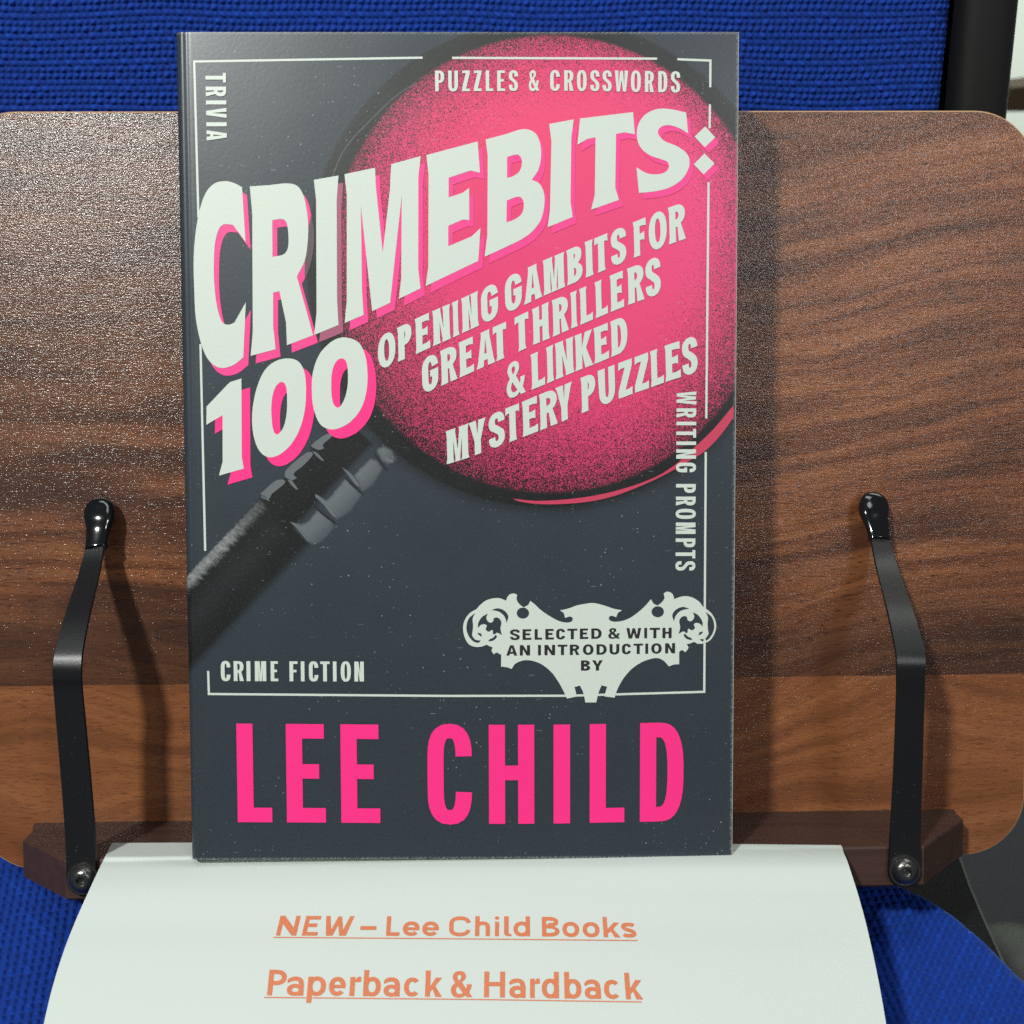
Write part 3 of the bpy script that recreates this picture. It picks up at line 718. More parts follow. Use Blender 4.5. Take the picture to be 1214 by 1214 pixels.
# body of the book
def box_b(name, c4, z0, z1, mat, parent, dl=0, dr=0, dt=0, db=0):
    a = [BL + (dl, db, 0), BR + (-dr, db, 0), TR + (-dr, -dt, 0), TL + (dl, -dt, 0)]
    v_ = [(p_[0], p_[1], z0) for p_ in a] + [(p_[0], p_[1], z1) for p_ in a]
    return bmesh_b(name, v_, [(3, 2, 1, 0), (4, 5, 6, 7), (0, 1, 5, 4), (1, 2, 6, 5), (2, 3, 7, 6), (3, 0, 4, 7)], mat, parent)
M_CORE = paper_mat('cover_board_edge', (0.50, 0.52, 0.50, 1))
M_SPINE = print_mat('spine_ink', SLATE)
box_b('page_block', None, 2.9, HB - .42, M_PAGES, book, dl=2.4, dr=.5, dt=.4, db=.4)
box_b('cover_board', None, HB - .40, HB - .06, M_CORE, book, dl=5.0, dr=-.12, dt=-.02, db=-.02)
box_b('back_cover', None, 2.5, 2.88, M_SPINE, book, dl=1.0)
# spine, rounded shoulder strip
sp_v, sp_f = [], []
for z_, o_ in ((2.5, 1.2), (3.5, .3), (6, 0), (HB - 6, 0), (HB - 3.2, 0.0), (HB - 2.6, 0.0)):
    for Pn in (BL, TL): sp_v.append((Pn[0] + o_, Pn[1], z_))
for k in range(5): sp_f.append((2 * k, 2 * k + 1, 2 * k + 3, 2 * k + 2))
bmesh_b('spine', sp_v, sp_f, M_SPINE, book)

LIFT = 0.05
def on_cover(level):
    def m(px, py, lift=0.0):
        x, y, z = on_z(px, py, HB); return (x, y, HB + LIFT * level + lift)
    return m
def region(ox, oy, x1, width=1214):
    s_ = (x1 - ox) / width
    return lambda pts: [((ox + p_[0] * s_, oy + p_[1] * s_) + ((1,) if len(p_) > 2 else ())) for p_ in pts]
rA, rB, rC, rD = region(215, 190, 395), region(215, 330, 395), region(360, 160, 540), region(360, 260, 540)
rE, rF, rG = region(490, 130, 670), region(620, 110, 860), region(230, 390, 460)
rM = region(210, 500, 480, 1093)
s = 1
TITLE = {
 'C': [rA([(487, 217), (420, 182, s), (345, 168, s), (260, 190, s), (195, 265, s), (150, 390, s), (122, 530, s), (104, 700, s), (99, 850, s), (105, 1050, s)]) + rB([(112, 270, s), (130, 400, s), (165, 540, s), (210, 640, s), (270, 700, s), (335, 717, s), (420, 692, s), (497, 632), (517, 190), (425, 355), (375, 371, s), (332, 355, s), (300, 280, s), (275, 150, s)]) + rA([(263, 950, s), (262, 830, s), (268, 690, s), (288, 585, s), (318, 528, s), (350, 512, s), (415, 518), (515, 655)])],
 'R': [rA([(548, 210), (700, 200), (850, 186, s), (925, 205, s), (972, 270, s), (1000, 380, s), (1014, 500, s), (1012, 640, s), (988, 800, s), (925, 930)]) + rB([(1055, 455), (845, 535), (838, 355), (785, 103), (735, 115), (735, 375), (755, 567), (555, 620), (572, 430)]) + rA([(568, 430)]),
       rA([(728, 480), (805, 471, s), (840, 495, s), (852, 550, s), (858, 640, s), (850, 710, s), (820, 752, s), (775, 766, s), (730, 773)])],
 'I': [rC([(82, 360), (280, 325), (265, 520)]) + rD([(268, 650), (280, 845), (85, 925), (104, 740)]) + rC([(100, 520)])],
 'M': [rC([(327, 315), (572, 263), (577, 400), (633, 940), (690, 440), (700, 235), (937, 170), (918, 330)]) + rD([(917, 400), (935, 552), (762, 637), (780, 470)]) + rC([(785, 485)]) + rD([(692, 668), (548, 735)]) + rC([(458, 565)]) + rD([(468, 580), (480, 765), (328, 830), (345, 650)]) + rC([(345, 480)])],
 'E': [rE([(105, 365), (515, 255), (533, 505), (458, 488), (283, 545), (283, 703), (395, 665), (447, 627), (447, 883), (395, 880), (280, 930), (280, 1093), (465, 1015), (538, 947)]) + [(567, 309.3), (504.6, 339.3), (507.8, 316.3)] + rE([(122, 520)])],
 'B': [rE([(578, 240), (740, 197), (880, 157, s), (970, 185, s), (1012, 265, s), (1022, 370, s), (1000, 480, s), (947, 563), (1005, 590, s), (1042, 660, s), (1048, 760, s), (1020, 880, s), (950, 975, s), (860, 1040, s), (720, 1108), (570, 1178), (592, 1000), (595, 370)]),
       rE([(750, 380), (830, 360, s), (860, 383, s), (868, 430, s), (850, 492, s), (800, 532, s), (750, 547)]), rE([(748, 728), (835, 697, s), (872, 715, s), (883, 770, s), (868, 830, s), (820, 873, s), (745, 903)])],
 'I2': [rF([(157, 188), (305, 160), (290, 265), (285, 655), (298, 745), (148, 807), (162, 700), (170, 290)])],
 'T': [rF([(342, 155), (660, 117), (670, 250), (610, 238), (558, 248), (553, 570), (575, 643), (408, 702), (430, 615), (435, 268), (385, 278), (326, 313)])],
 'S': [rF([(978, 120), (990, 245), (930, 210, s), (865, 195, s), (820, 212, s), (810, 245, s), (845, 288, s), (920, 320, s), (975, 358, s), (997, 400, s), (990, 460, s), (950, 522, s), (880, 568, s), (800, 590, s), (695, 602), (680, 448), (740, 482, s), (800, 490, s), (850, 478, s), (873, 450, s), (868, 418, s), (830, 400, s), (760, 375, s), (705, 330, s), (683, 265, s), (692, 190, s), (735, 130, s), (810, 98, s), (890, 100, s)])],
 'colon1': [rF([(1092, 203), (1152, 268), (1090, 328), (1028, 264)])],
 'colon2': [rF([(1088, 365), (1148, 425), (1083, 490), (1023, 430)])]}
HUND = {
 '1': [rG([(225, 333), (298, 310), (300, 800), (313, 873), (157, 918), (180, 830), (180, 540), (78, 600), (80, 485)])],
 '0': [rG([(600, 185, s), (655, 205, s), (690, 265, s), (702, 370, s), (695, 500, s), (665, 620, s), (610, 720, s), (545, 780, s), (480, 803, s), (425, 780, s), (385, 710, s), (365, 600, s), (370, 480, s), (400, 350, s), (450, 250, s), (520, 198, s)]), rG([(548, 332, s), (575, 355, s), (583, 430, s), (580, 530, s), (560, 615, s), (522, 660, s), (500, 640, s), (487, 560, s), (487, 460, s), (508, 370, s)])],
 '0b': [rG([(960, 55, s), (1030, 85, s), (1070, 160, s), (1086, 270, s), (1080, 390, s), (1045, 500, s), (980, 580, s), (910, 620, s), (850, 628, s), (790, 595, s), (750, 500, s), (738, 390, s), (745, 270, s), (785, 160, s), (850, 88, s), (905, 58, s)]), rG([(925, 185, s), (950, 200, s), (962, 250, s), (962, 350, s), (945, 430, s), (915, 485, s), (895, 492, s), (870, 460, s), (860, 380, s), (865, 270, s), (890, 205, s)])]}
def sh(c): return [(x + 6.0 - (x - 230) * .0022, y + 9.3 - (x - 230) * .0042) for x, y in c]
for ki, (k, cs) in enumerate(TITLE.items()):
    cs = [smooth_contour(c) for c in cs]
    pr = Print(on_cover(4)); pr.add(cs); pr.build('title_letter', M_CREAM, book)
    pr = Print(on_cover(2)); pr.add([sh(c) for c in cs], lift=0.006 * ki); pr.build('letter_shadow', M_MUTED if k == 'I' else M_SHADOWPINK, book)
for ki, (k, cs) in enumerate(HUND.items()):
    cs = [smooth_contour(c) for c in cs]
    pr = Print(on_cover(5)); pr.add(cs); pr.build('title_numeral', M_CREAM, book)
    pr = Print(on_cover(3.3)); pr.add([[(x + 10.2, y + 10.6) for x, y in c] for c in cs], lift=0.004 * ki); pr.build('numeral_shadow', M_PINK, book)
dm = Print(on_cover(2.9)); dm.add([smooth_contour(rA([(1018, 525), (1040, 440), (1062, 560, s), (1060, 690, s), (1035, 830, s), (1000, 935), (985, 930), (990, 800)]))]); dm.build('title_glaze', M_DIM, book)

# subtitle
SUB = [
 ([('O', 447.7, 469.3), ('P', 470.6, 489.6), ('E', 491.7, 511.2), ('N', 512.3, 534.6), ('I', 535.8, 544.7), ('N', 546.6, 567.9), ('G', 570, 590.8), ('G', 598.3, 618.9), ('A', 620, 643), ('M', 643.3, 670), ('B', 671.3, 691.9), ('I', 693, 703.7), ('T', 703.5, 722), ('S', 723.8, 742.6), ('F', 750, 767.3), ('O', 768.5, 790.7), ('R', 791.8, 813.5)],
  [(472.9, 428.4), (493.5, 419.5), (512.5, 410.7), (537, 400), (548, 394.8), (620, 362.1), (644.4, 350.6), (672, 338.8), (694.2, 329.3), (709.6, 323), (751, 305.6), (793.2, 289.8), (813.8, 282.4)],
  [(470.8, 389.3), (491.4, 378.9), (512, 369.5), (535.5, 359.5), (546.3, 354.7), (643, 309.7), (671, 297.9), (692.8, 287.6), (704.7, 283), (749.7, 264.5), (791.6, 246.9), (813, 239)]),
 ([('G', 500, 520), ('R', 521.8, 543), ('E', 543.6, 563), ('A', 563.9, 587.2), ('T', 583.2, 602), ('T', 609, 628.3), ('H', 630.6, 651.8), ('R', 654.1, 675), ('I', 675.8, 684.8), ('L', 686.6, 703.9), ('L', 704.8, 721.7), ('E', 722.6, 740.8), ('R', 743.2, 764.5), ('S', 764.8, 783.4)],
  [(523, 457.3), (545.1, 447.4), (564, 438.9), (589.1, 428), (616.3, 416), (631.7, 408.9), (655.2, 399.4), (677.6, 389.2), (687.7, 385.2), (705.9, 377.3), (724, 369.7), (744.1, 361.6), (764.6, 354.2)],
  [(521.6, 416.8), (543.6, 406.8), (569, 395.4), (583.3, 389.0), (609.3, 377.6), (630.4, 367.3), (653.6, 356.8), (675.6, 348), (686.4, 343.4), (704.3, 335.7), (722.4, 327.5), (742.8, 319.3)]),
 ([('&', 600, 622.6), ('L', 628.9, 647.2), ('I', 647.2, 657), ('N', 657.6, 680.8), ('K', 681, 703.8), ('E', 703.5, 723), ('D', 723.3, 745.2)],
  [(607, 470.8), (632.2, 461.2), (649.6, 454), (659.9, 449.5), (683.8, 439.5), (706.2, 430.9), (726.1, 422.5), (736, 418.3)],
  [(607, 430), (628.6, 421.2), (646.4, 413.3), (657.2, 408.2), (680.5, 398.7), (703, 390), (722.9, 381.9)]),
 ([('M', 528.4, 556.4), ('Y', 555.2, 577.2), ('S', 579, 598.7), ('T', 598, 617.4), ('E', 618.5, 639), ('R', 638.9, 661.8), ('Y', 658.2, 679.5), ('P', 688, 707.3), ('U', 708.4, 730.5), ('Z', 731.3, 750.9), ('Z', 750.7, 770.3), ('L', 770.4, 788), ('E', 787.6, 808), ('S', 808.2, 827.1)],
  [(531.2, 549.9), (556.6, 542), (566.1, 538.3), (605.9, 523.2), (621.5, 517.3), (641.9, 509.5), (668.9, 498.5), (690.8, 489.1), (733.5, 472.8), (753.3, 465.3), (773.1, 458.5), (791, 451.9), (807.7, 446.7)],
  [(527.9, 512), (553, 502.9), (577.3, 494.4), (598, 485.1), (618.2, 477.2), (638.6, 468.4), (658, 460.7), (687.8, 448.6), (708.2, 440.3), (731.3, 431.5), (750.4, 424.5), (769.9, 417.4), (787.3, 410.4), (819, 400)])]
for items, b_, c_ in SUB:
    items = [(ch, a_ + (1.5 if ch not in 'OCGS&' else .4), z_ - (1.5 if ch not in 'OCGS&' else .4)) for ch, a_, z_ in items]
    pr = Print(on_cover(4.5)); text_line(pr, items, b_, c_, 7.5, .185, p=2.2, flare=.9, slant=lambda x: -.03); pr.build('subtitle_lettering', M_CREAM, book)
pr = Print(on_cover(4.6))
text_line(pr, [('P', 515.9, 526.7), ('U', 531.4, 543), ('Z', 547.8, 557), ('Z', 561.7, 570.9), ('L', 575.8, 584.7), ('E', 589.4, 598.8), ('S', 603.2, 614.1), ('&', 626.9, 638.8), ('C', 652.2, 663.6), ('R', 668.8, 679.7), ('O', 683.9, 695.5), ('S', 699.8, 710.6), ('S', 714.2, 725.1), ('W', 728.8, 744.6), ('O', 747.8, 759.7), ('R', 764.4, 774.9), ('D', 780.2, 791), ('S', 795.2, 806.2)],
          [(516, 108.6), (640, 107.9), (680, 107.9), (745, 109), (806, 110)], [(516, 84), (680, 83.5), (745, 84), (806, 85)], 4.2, .125); pr.build('heading_lettering', M_CREAM, book)
pr = Print(on_cover(4.6)); text_line(pr, [('T', 86.7, 98.1), ('R', 103, 114.4), ('I', 119.3, 124.1), ('V', 128.2, 140.1), ('I', 145.2, 150), ('A', 154.7, 166.8)], [(87, 243.7), (167, 245.3)], [(87, 268), (167, 269.3)], 4.5, .15, vertical=True); pr.build('heading_lettering', M_CREAM, book)
pr = Print(on_cover(4.6)); text_line(pr, [('W', 464.1, 479.7), ('R', 484.1, 495), ('I', 499.9, 504.2), ('T', 508.5, 518.9), ('I', 523.4, 527.6), ('N', 532.6, 543.9), ('G', 548.4, 560), ('P', 573.7, 584.3), ('R', 588.7, 599.1), ('O', 603.1, 615.2), ('M', 619.4, 633), ('P', 638.2, 648.8), ('T', 652, 661.9), ('S', 665.1, 676.4)], [(464, 802), (676, 800.7)], [(464, 825.5), (676, 824)], 4.2, .15, vertical=True); pr.build('heading_lettering', M_CREAM, book)
pr = Print(on_cover(4.6)); text_line(pr, [('C', 262, 273.4), ('R', 277.2, 289), ('I', 292.4, 297.1), ('M', 302.3, 315.8), ('E', 321, 330), ('F', 343.3, 353), ('I', 356.8, 361.1), ('C', 366.3, 377.5), ('T', 379.8, 391), ('I', 394.8, 399.1), ('O', 404, 416.1), ('N', 420.2, 431.5)], [(262, 807.2), (431, 807.8)], [(262, 783.5), (431, 784.2)], 4.5, .13); pr.build('heading_lettering', M_CREAM, book)
pr = Print(on_cover(4.6)); text_line(pr, [('L', 281.2, 322.3), ('E', 339.6, 386), ('E', 404.2, 450.6), ('C', 506.9, 559.5), ('H', 579.6, 633.4), ('I', 656.2, 675.8), ('L', 699, 740.2), ('D', 758.6, 810.3)], [(280, 974.4), (386, 975), (450, 975.4), (530, 976.2), (606, 976.5), (666, 976), (720, 974.8), (785, 973.6)], [(280, 857.6), (386, 858.3), (450, 858.8), (606, 859.1), (666, 858.8), (720, 858), (785, 856.4)], 19.2, .148, p=2.7); pr.build('author_lettering', M_PINK, book)
# border
def line(a, b_, w=2.6):
    pr = Print(on_cover(1))
    a, b_ = np.array(a, float), np.array(b_, float); t_ = (b_ - a) / np.linalg.norm(b_ - a); n_ = np.array([-t_[1], t_[0]]) * w / 2
    pr.add([[a + n_, b_ + n_, b_ - n_, a - n_]]); pr.build('border_line', M_CREAM, book)
for a, b_ in (((229, 73.0), (501, 68.4)), ((536, 68.6), (779, 69.6)), ((803, 70.3), (843.5, 71.9)), ((842.2, 73.2), (842, 103.5)), ((841.6, 123.7), (841.3, 152)), ((840, 216), (837.3, 496)), ((836.7, 536), (834.9, 818.8)), ((836.2, 820.1), (674, 824.8)), ((674, 824.8), (530, 825)), ((530, 825), (246.3, 822.7)), ((247.6, 821.4), (246.8, 795.3)), ((243.3, 653), (237.7, 408)), ((235.3, 257.8), (230.3, 74.3))):
    line(a, b_)
# emblem
rJ, rK = region(540, 695, 700), region(690, 695, 860)
outer = rJ([(1214, 150), (1100, 170, s), (1020, 198, s), (940, 218), (972, 240, s), (985, 285), (1030, 272, s), (1055, 292, s), (1040, 318, s), (995, 326, s), (930, 312, s), (850, 270, s), (770, 215, s), (710, 160, s), (672, 130), (655, 165, s), (612, 190), (575, 160, s), (550, 120, s), (555, 78), (530, 65, s), (490, 72, s), (465, 100, s), (455, 130), (400, 108, s), (340, 108, s), (270, 130, s), (215, 175, s), (190, 205), (130, 240, s), (85, 300, s), (68, 370, s), (80, 450, s), (120, 520, s), (180, 545, s), (240, 540, s), (280, 525), (310, 540, s), (335, 548), (325, 580, s), (345, 612), (370, 596, s), (400, 612), (411, 612), (410, 722), (460, 728, s), (505, 742), (540, 695, s), (620, 665, s), (700, 672, s), (780, 705, s), (860, 770, s), (920, 850, s), (960, 920, s), (1003, 1010), (1050, 1000, s), (1092, 990), (1070, 905), (1120, 893), (1150, 960, s), (1168, 1045)]) + \
    rK([(120, 983), (140, 900, s), (165, 838), (212, 850), (188, 932), (240, 938, s), (275, 943), (300, 870, s), (350, 780, s), (420, 700, s), (500, 645, s), (580, 615, s), (640, 608, s), (690, 630, s), (735, 678), (780, 662, s), (822, 660), (822, 555), (845, 540, s), (875, 558), (900, 520, s), (885, 490), (920, 482, s), (945, 470), (980, 485, s), (1030, 483, s), (1085, 455, s), (1125, 390, s), (1135, 320, s), (1110, 250, s), (1070, 205, s), (1030, 180), (985, 125, s), (920, 90, s), (850, 85, s), (780, 108), (765, 65, s), (725, 45, s), (690, 60), (697, 100, s), (675, 135, s), (640, 163), (605, 145, s), (583, 108), (540, 160, s), (480, 215, s), (410, 265, s), (340, 293, s), (270, 300, s), (232, 285, s), (228, 262, s), (250, 250, s), (290, 262), (305, 225, s), (340, 203), (270, 190, s), (180, 160, s), (110, 143, s)])
holesL = [rJ([(178, 240), (120, 290, s), (98, 370, s), (115, 440, s), (160, 495, s), (205, 508, s), (228, 488), (180, 480, s), (150, 440, s), (155, 400, s), (158, 350, s), (155, 290, s)]),
          rJ([(320, 215), (380, 198, s), (440, 220, s), (475, 270, s), (460, 328), (445, 280, s), (410, 240, s), (370, 222, s)]),
          rJ([(290, 245), (240, 275, s), (205, 330, s), (203, 375), (235, 345, s), (280, 350, s), (272, 388, s), (300, 408, s), (332, 395, s), (342, 432, s), (375, 418, s), (418, 440), (405, 380, s), (412, 320, s), (385, 285, s), (348, 285, s), (335, 318, s), (305, 325, s), (278, 290, s)]),
          rJ([(295, 495), (340, 488, s), (372, 455, s), (362, 435), (338, 462, s), (305, 478, s)]), rJ([(195, 418), (228, 425, s), (240, 455), (215, 442, s)]),
          [(619.9 + 7.4 * math.cos(a), 726.8 + 6.6 * math.sin(a)) for a in np.linspace(0, 2 * math.pi, 20, endpoint=False)]]
em = Print(on_cover(3)); H = [smooth_contour(h) if len(h[0]) == 2 or len(h) < 19 else [q[:2] for q in h] for h in holesL]
Hr = [[(1399.6 - x, y - 1.6) for x, y in h] for h in H]
em.add([smooth_contour(outer, 5)] + H + Hr); em.build('emblem', M_CREAM, book)
pr = Print(on_cover(4.6))
text_line(pr, [('S', 604.6, 616.2), ('E', 619.5, 630), ('L', 633.8, 642.5), ('E', 646.5, 656.6), ('C', 659.3, 669.8), ('T', 672.5, 684.3), ('E', 687.4, 697.2), ('D', 700.9, 713.1), ('&', 721.1, 734.5), ('W', 742.5, 760), ('I', 763.7, 767), ('T', 770.1, 782.4), ('H', 785.2, 796.1)], [(605, 758.7), (715, 757), (795, 756.3)], [(605, 746.1), (715, 744.7), (795, 744)], 3.6, .19, p=2.2)
text_line(pr, [('A', 600.2, 613.1), ('N', 616.2, 628.3), ('I', 637.8, 641.2), ('N', 645.4, 658), ('T', 661, 672.5), ('R', 675.5, 686.6), ('O', 691, 703.5), ('D', 707.1, 719.1), ('U', 722.5, 734.1), ('C', 737.3, 747.9), ('T', 750.9, 762.1), ('I', 764.9, 768.3), ('O', 771.9, 784.3), ('N', 788.4, 800.2)], [(600, 777.1), (715, 775.9), (790, 774.4)], [(600, 764.9), (715, 763.6), (790, 762.4)], 3.6, .19, p=2.2)
text_line(pr, [('B', 688.7, 699.6), ('Y', 701.9, 714.5)], [(688, 794.9), (714, 794.7)], [(688, 782.8), (714, 782.6)], 3.7, .19, p=2.2)
pr.build('emblem_lettering', M_INK, book)
# rim crescent and fine highlight
r4 = region(530, 330, 880)
pr = Print(on_cover(1)); pr.add([smooth_contour(r4([(270, 906), (380, 915, s), (550, 902, s), (700, 872, s), (850, 820, s), (940, 765, s), (1000, 710, s), (1050, 665, s), (1100, 615, s), (1178, 522), (1178, 572), (1120, 650, s), (1060, 710, s), (1000, 748, s), (900, 805, s), (800, 852, s), (680, 897, s), (560, 921, s), (400, 929, s), (300, 918, s)]))]); pr.build('rim_highlight', M_CRESC, book)
pr = Print(on_cover(.6)); arc = crv([(493, 97), (466, 116), (440, 141), (416, 166), (402, 188), (393, 212)], 6); A1 = [(x, y) for x, y in arc]; pr.add([A1 + [(x + .9, y + .7) for x, y in arc[::-1]]]); pr.build('rim_highlight', M_MIDART, book)
# ferrule highlights
pg = Print(on_cover(.8))
for c in ([(400, 345), (412, 335, s), (470, 285, s), (508, 278, s), (518, 290, s), (500, 310, s), (455, 345), (440, 368, s), (415, 362, s)],
          [(520, 235), (560, 195, s), (620, 150, s), (645, 145, s), (650, 160, s), (600, 215, s), (560, 250, s), (575, 270), (545, 282, s), (518, 262, s)],
          [(640, 118), (660, 98, s), (720, 58, s), (745, 62, s), (738, 75, s), (700, 110, s), (705, 128), (680, 135, s)],
          [(648, 140), (672, 150, s), (705, 186), (698, 188, s), (664, 160, s)], [(525, 268), (552, 285, s), (580, 323), (572, 325, s), (542, 296, s)],
          [(410, 350), (440, 372), (446, 383), (432, 376, s), (402, 362)],
          [(540, 480), (566, 487, s), (590, 520, s), (640, 578), (620, 566, s), (575, 512, s)],
          [(662, 345), (690, 362, s), (718, 390, s), (765, 460), (745, 450, s), (700, 395, s), (664, 362)],
          [(790, 218), (830, 245, s), (862, 285, s), (880, 312), (860, 305, s), (820, 255, s)], [(1000, 170), (1040, 185), (1035, 198), (1000, 190)]):
    pg.add([smooth_contour(rM(c))])
pg.build('handle_highlight', M_GREYART, book)
pk_ = Print(on_cover(1.2))
for c in ([(655, 395), (668, 402, s), (688, 425, s), (765, 485), (755, 490), (700, 450, s), (660, 412)], [(800, 262), (815, 268, s), (900, 352), (890, 352), (830, 300, s)], [(945, 140), (1012, 235), (1000, 235), (950, 165)],
          [(640, 115), (690, 150), (686, 156), (634, 122)]):
    pk_.add([smooth_contour(rM(c))])
pk_.build('handle_groove', M_BLACKART, book)

# ================================================================== SIGN SHEET
sheet = empty('paper_sign', 'white paper sheet with orange underlined words, curling down from the ledge beneath the book', 'paper sign', loc_b=(76, YL, 20))
rowsP = [(998, 137, 992, 373.5), (1000.5, 133, 997, 371.5), (1010, 128, 1000.5, 364.2), (1018, 124, 1004, 359.6), (1030, 118, 1008, 355), (1060, 104, 1017.5, 348.2), (1095, 88.5, 1027, 341.5), (1130, 75, 1035, 334.5), (1170, 62.5, 1043, 327.8), (1214, 52, 1050.5, 321.5), (1270, 42, 1057, 315.5), (1340, 34, 1063, 311)]
_py = [r_[0] for r_ in rowsP]
fL = lambda y: float(np.interp(y, _py, [r_[1] for r_ in rowsP])); fR = lambda y: float(np.interp(y, _py, [r_[2] for r_ in rowsP]))
_fit = np.polyfit(_py, [r_[3] for r_ in rowsP], 5)
def sm_interp(y, col):
    v_ = [r_[col] for r_ in rowsP]; k = int(np.clip(np.searchsorted(_py, y) - 1, 0, len(_py) - 2))
    g_ = [(v_[min(a + 1, len(v_) - 1)] - v_[max(a - 1, 0)]) / (_py[min(a + 1, len(v_) - 1)] - _py[max(a - 1, 0)]) for a in (k, k + 1)]
    h_ = _py[k + 1] - _py[k]; q_ = (y - _py[k]) / h_
    return (2 * q_**3 - 3 * q_**2 + 1) * v_[k] + (q_**3 - 2 * q_**2 + q_) * h_ * g_[0] + (-2 * q_**3 + 3 * q_**2) * v_[k + 1] + (q_**3 - q_**2) * h_ * g_[1]
def paperZ(px, py):
    Z = sm_interp(py, 3) - 0.0056 * (px - 565) * float(ss(1060, 1010, py))
    d = ray(px, py)                                # never inside the ledge: above its top or in front of its face
    return min(Z, max((YL + .22 - CB.y) / d.y, (D + .35 - CB.z) / d.z)) if py < 1075 else Z
def on_paper(px, py, lift=0.0):
    Z = paperZ(px, py) - .10 - lift; return at_depth(px, py, Z)
ny, nx = 190, 60; G_ = np.zeros((ny, nx, 3)); bs = np.array([76, YL, 20])
ys = np.linspace(1000.5, 1335, ny)
for i, y in enumerate(ys):
    l_, r_ = sm_interp(y, 1), sm_interp(y, 2)
    for j, u in enumerate(np.linspace(0, 1, nx)):
        px = l_ + (r_ - l_) * u; py = y + (-1.2 + 2.6 * u - 2.0 * math.sin(math.pi * u)) * (1 - (y - 1000) / 335) * 1.0
        G_[i, j] = at_depth(px, py, paperZ(px, py))
# tuck the hidden rear part of the sheet under the book
tuck = []
for k in range(1, 5):
    rw = G_[0].copy(); rw[:, 2] -= 2.2 * k; rw[:, 1] += 0; rw[:, 0] += 0; tuck.append(rw)
sh_o = fast_grid('sheet', (G_ - bs) * .001, M_PAPER, sheet)
pr = Print(lambda x, y, l=0: on_paper(x, y, l * .5))
sl1 = lambda x: float(np.interp(x, [325, 420, 425, 520, 640, 755], [.24, .24, .07, .05, -.02, -.10]))
text_line(pr, [('N', 329.8, 353.8), ('E', 360.4, 378.8), ('W', 384, 417.6), ('-', 427.4, 446.4), ('L', 458.2, 474), ('e', 477.8, 497.5), ('e', 500.8, 520.4), ('C', 532.6, 558), ('h', 563.3, 580.9), ('i', 586.4, 592), ('l', 597.6, 606.3), ('d', 608.8, 628.3), ('B', 642.5, 663.1), ('o', 666.6, 686.5), ('o', 690.6, 710.5), ('k', 715, 734.5), ('s', 736, 754)],
          [(325, 1109), (500, 1109.6), (628, 1110), (755, 1111.6)], [(325, 1085.6), (500, 1086.4), (628, 1086.8), (755, 1087.8)], 5.1, .185, p=2.2, slant=sl1)
sl2 = lambda x: float(np.interp(x, [316, 440, 560, 640, 760], [.10, .06, .02, 0, -.09]))
text_line(pr, [('P', 318, 339.5), ('a', 340.8, 360.7), ('p', 365, 386.7), ('e', 390.3, 410), ('r', 415, 428), ('b', 431, 451.7), ('a', 455.1, 474.4), ('c', 479.1, 498.7), ('k', 504.3, 524), ('&', 534.7, 559.5), ('H', 574, 598.7), ('a', 603.9, 623.2), ('r', 628.4, 640), ('d', 642.3, 662.6), ('b', 669, 689.1), ('a', 692.9, 712), ('c', 715.8, 735.5), ('k', 741, 761)],
          [(318, 1180), (520, 1181.8), (590, 1182.5), (760, 1185)], [(318, 1149.6), (440, 1150.6), (590, 1151.8), (760, 1154)], 5.9, .165, p=2.2, slant=sl2)
def uline(pts, w):
    top = densify_line(pts); pr.add([[(x, y - w / 2) for x, y in top] + [(x, y + w / 2) for x, y in top[::-1]]], lift=.02)
def densify_line(pts, n_=40):
    xs = np.linspace(pts[0][0], pts[-1][0], n_); return [(x, float(np.interp(x, [q[0] for q in pts], [q[1] for q in pts]))) for x in xs]
uline([(324, 1111.2), (550, 1113), (756, 1115)], 1.25); uline([(313, 1182.4), (560, 1184.8), (761, 1187.8)], 1.35)
pr.build('printed_lettering', M_TONER, sheet)

# ================================================================== CHAIR
seat_h = b2w((76, YB, -9)).z - .0004
chair = empty('chair', 'blue fabric office chair with black frame, seen behind and beneath the book stand', 'chair', loc_w=b2w((76, YB, -9)))
cl = Vector(chair.location)
def weave(u, v, jit):
    i, j = np.floor(u), np.floor(v); a, b_ = u - i - .5, v - j - .5
    even = ((i + j) % 2) == 0
    hw = np.cos(np.pi * a * .99) ** .8 * np.cos(np.pi * b_ * .99) ** .8
    hv = .80 * np.cos(np.pi * b_ * .99) ** .8 * np.cos(np.pi * np.clip(a * 1.25, -.5, .5)) ** .8
    h = np.where(even, hw, hv)
    hsh = np.sin(i * 12.9898 + j * 78.233 + jit) * 43758.5453; hsh = hsh - np.floor(hsh)
    return h * (.72 + .42 * hsh), np.clip(h, 0, 1) * .35 + hsh * np.where(even, .65, .35)  # thread tone varies; height term paints shade into the weave gaps
def lumps(x, y, k):
    return np.sin(x * 130 * k + 1.3 * np.sin(y * 90 * k)) * np.sin(y * 110 * k + 1.1 * np.sin(x * 70 * k))
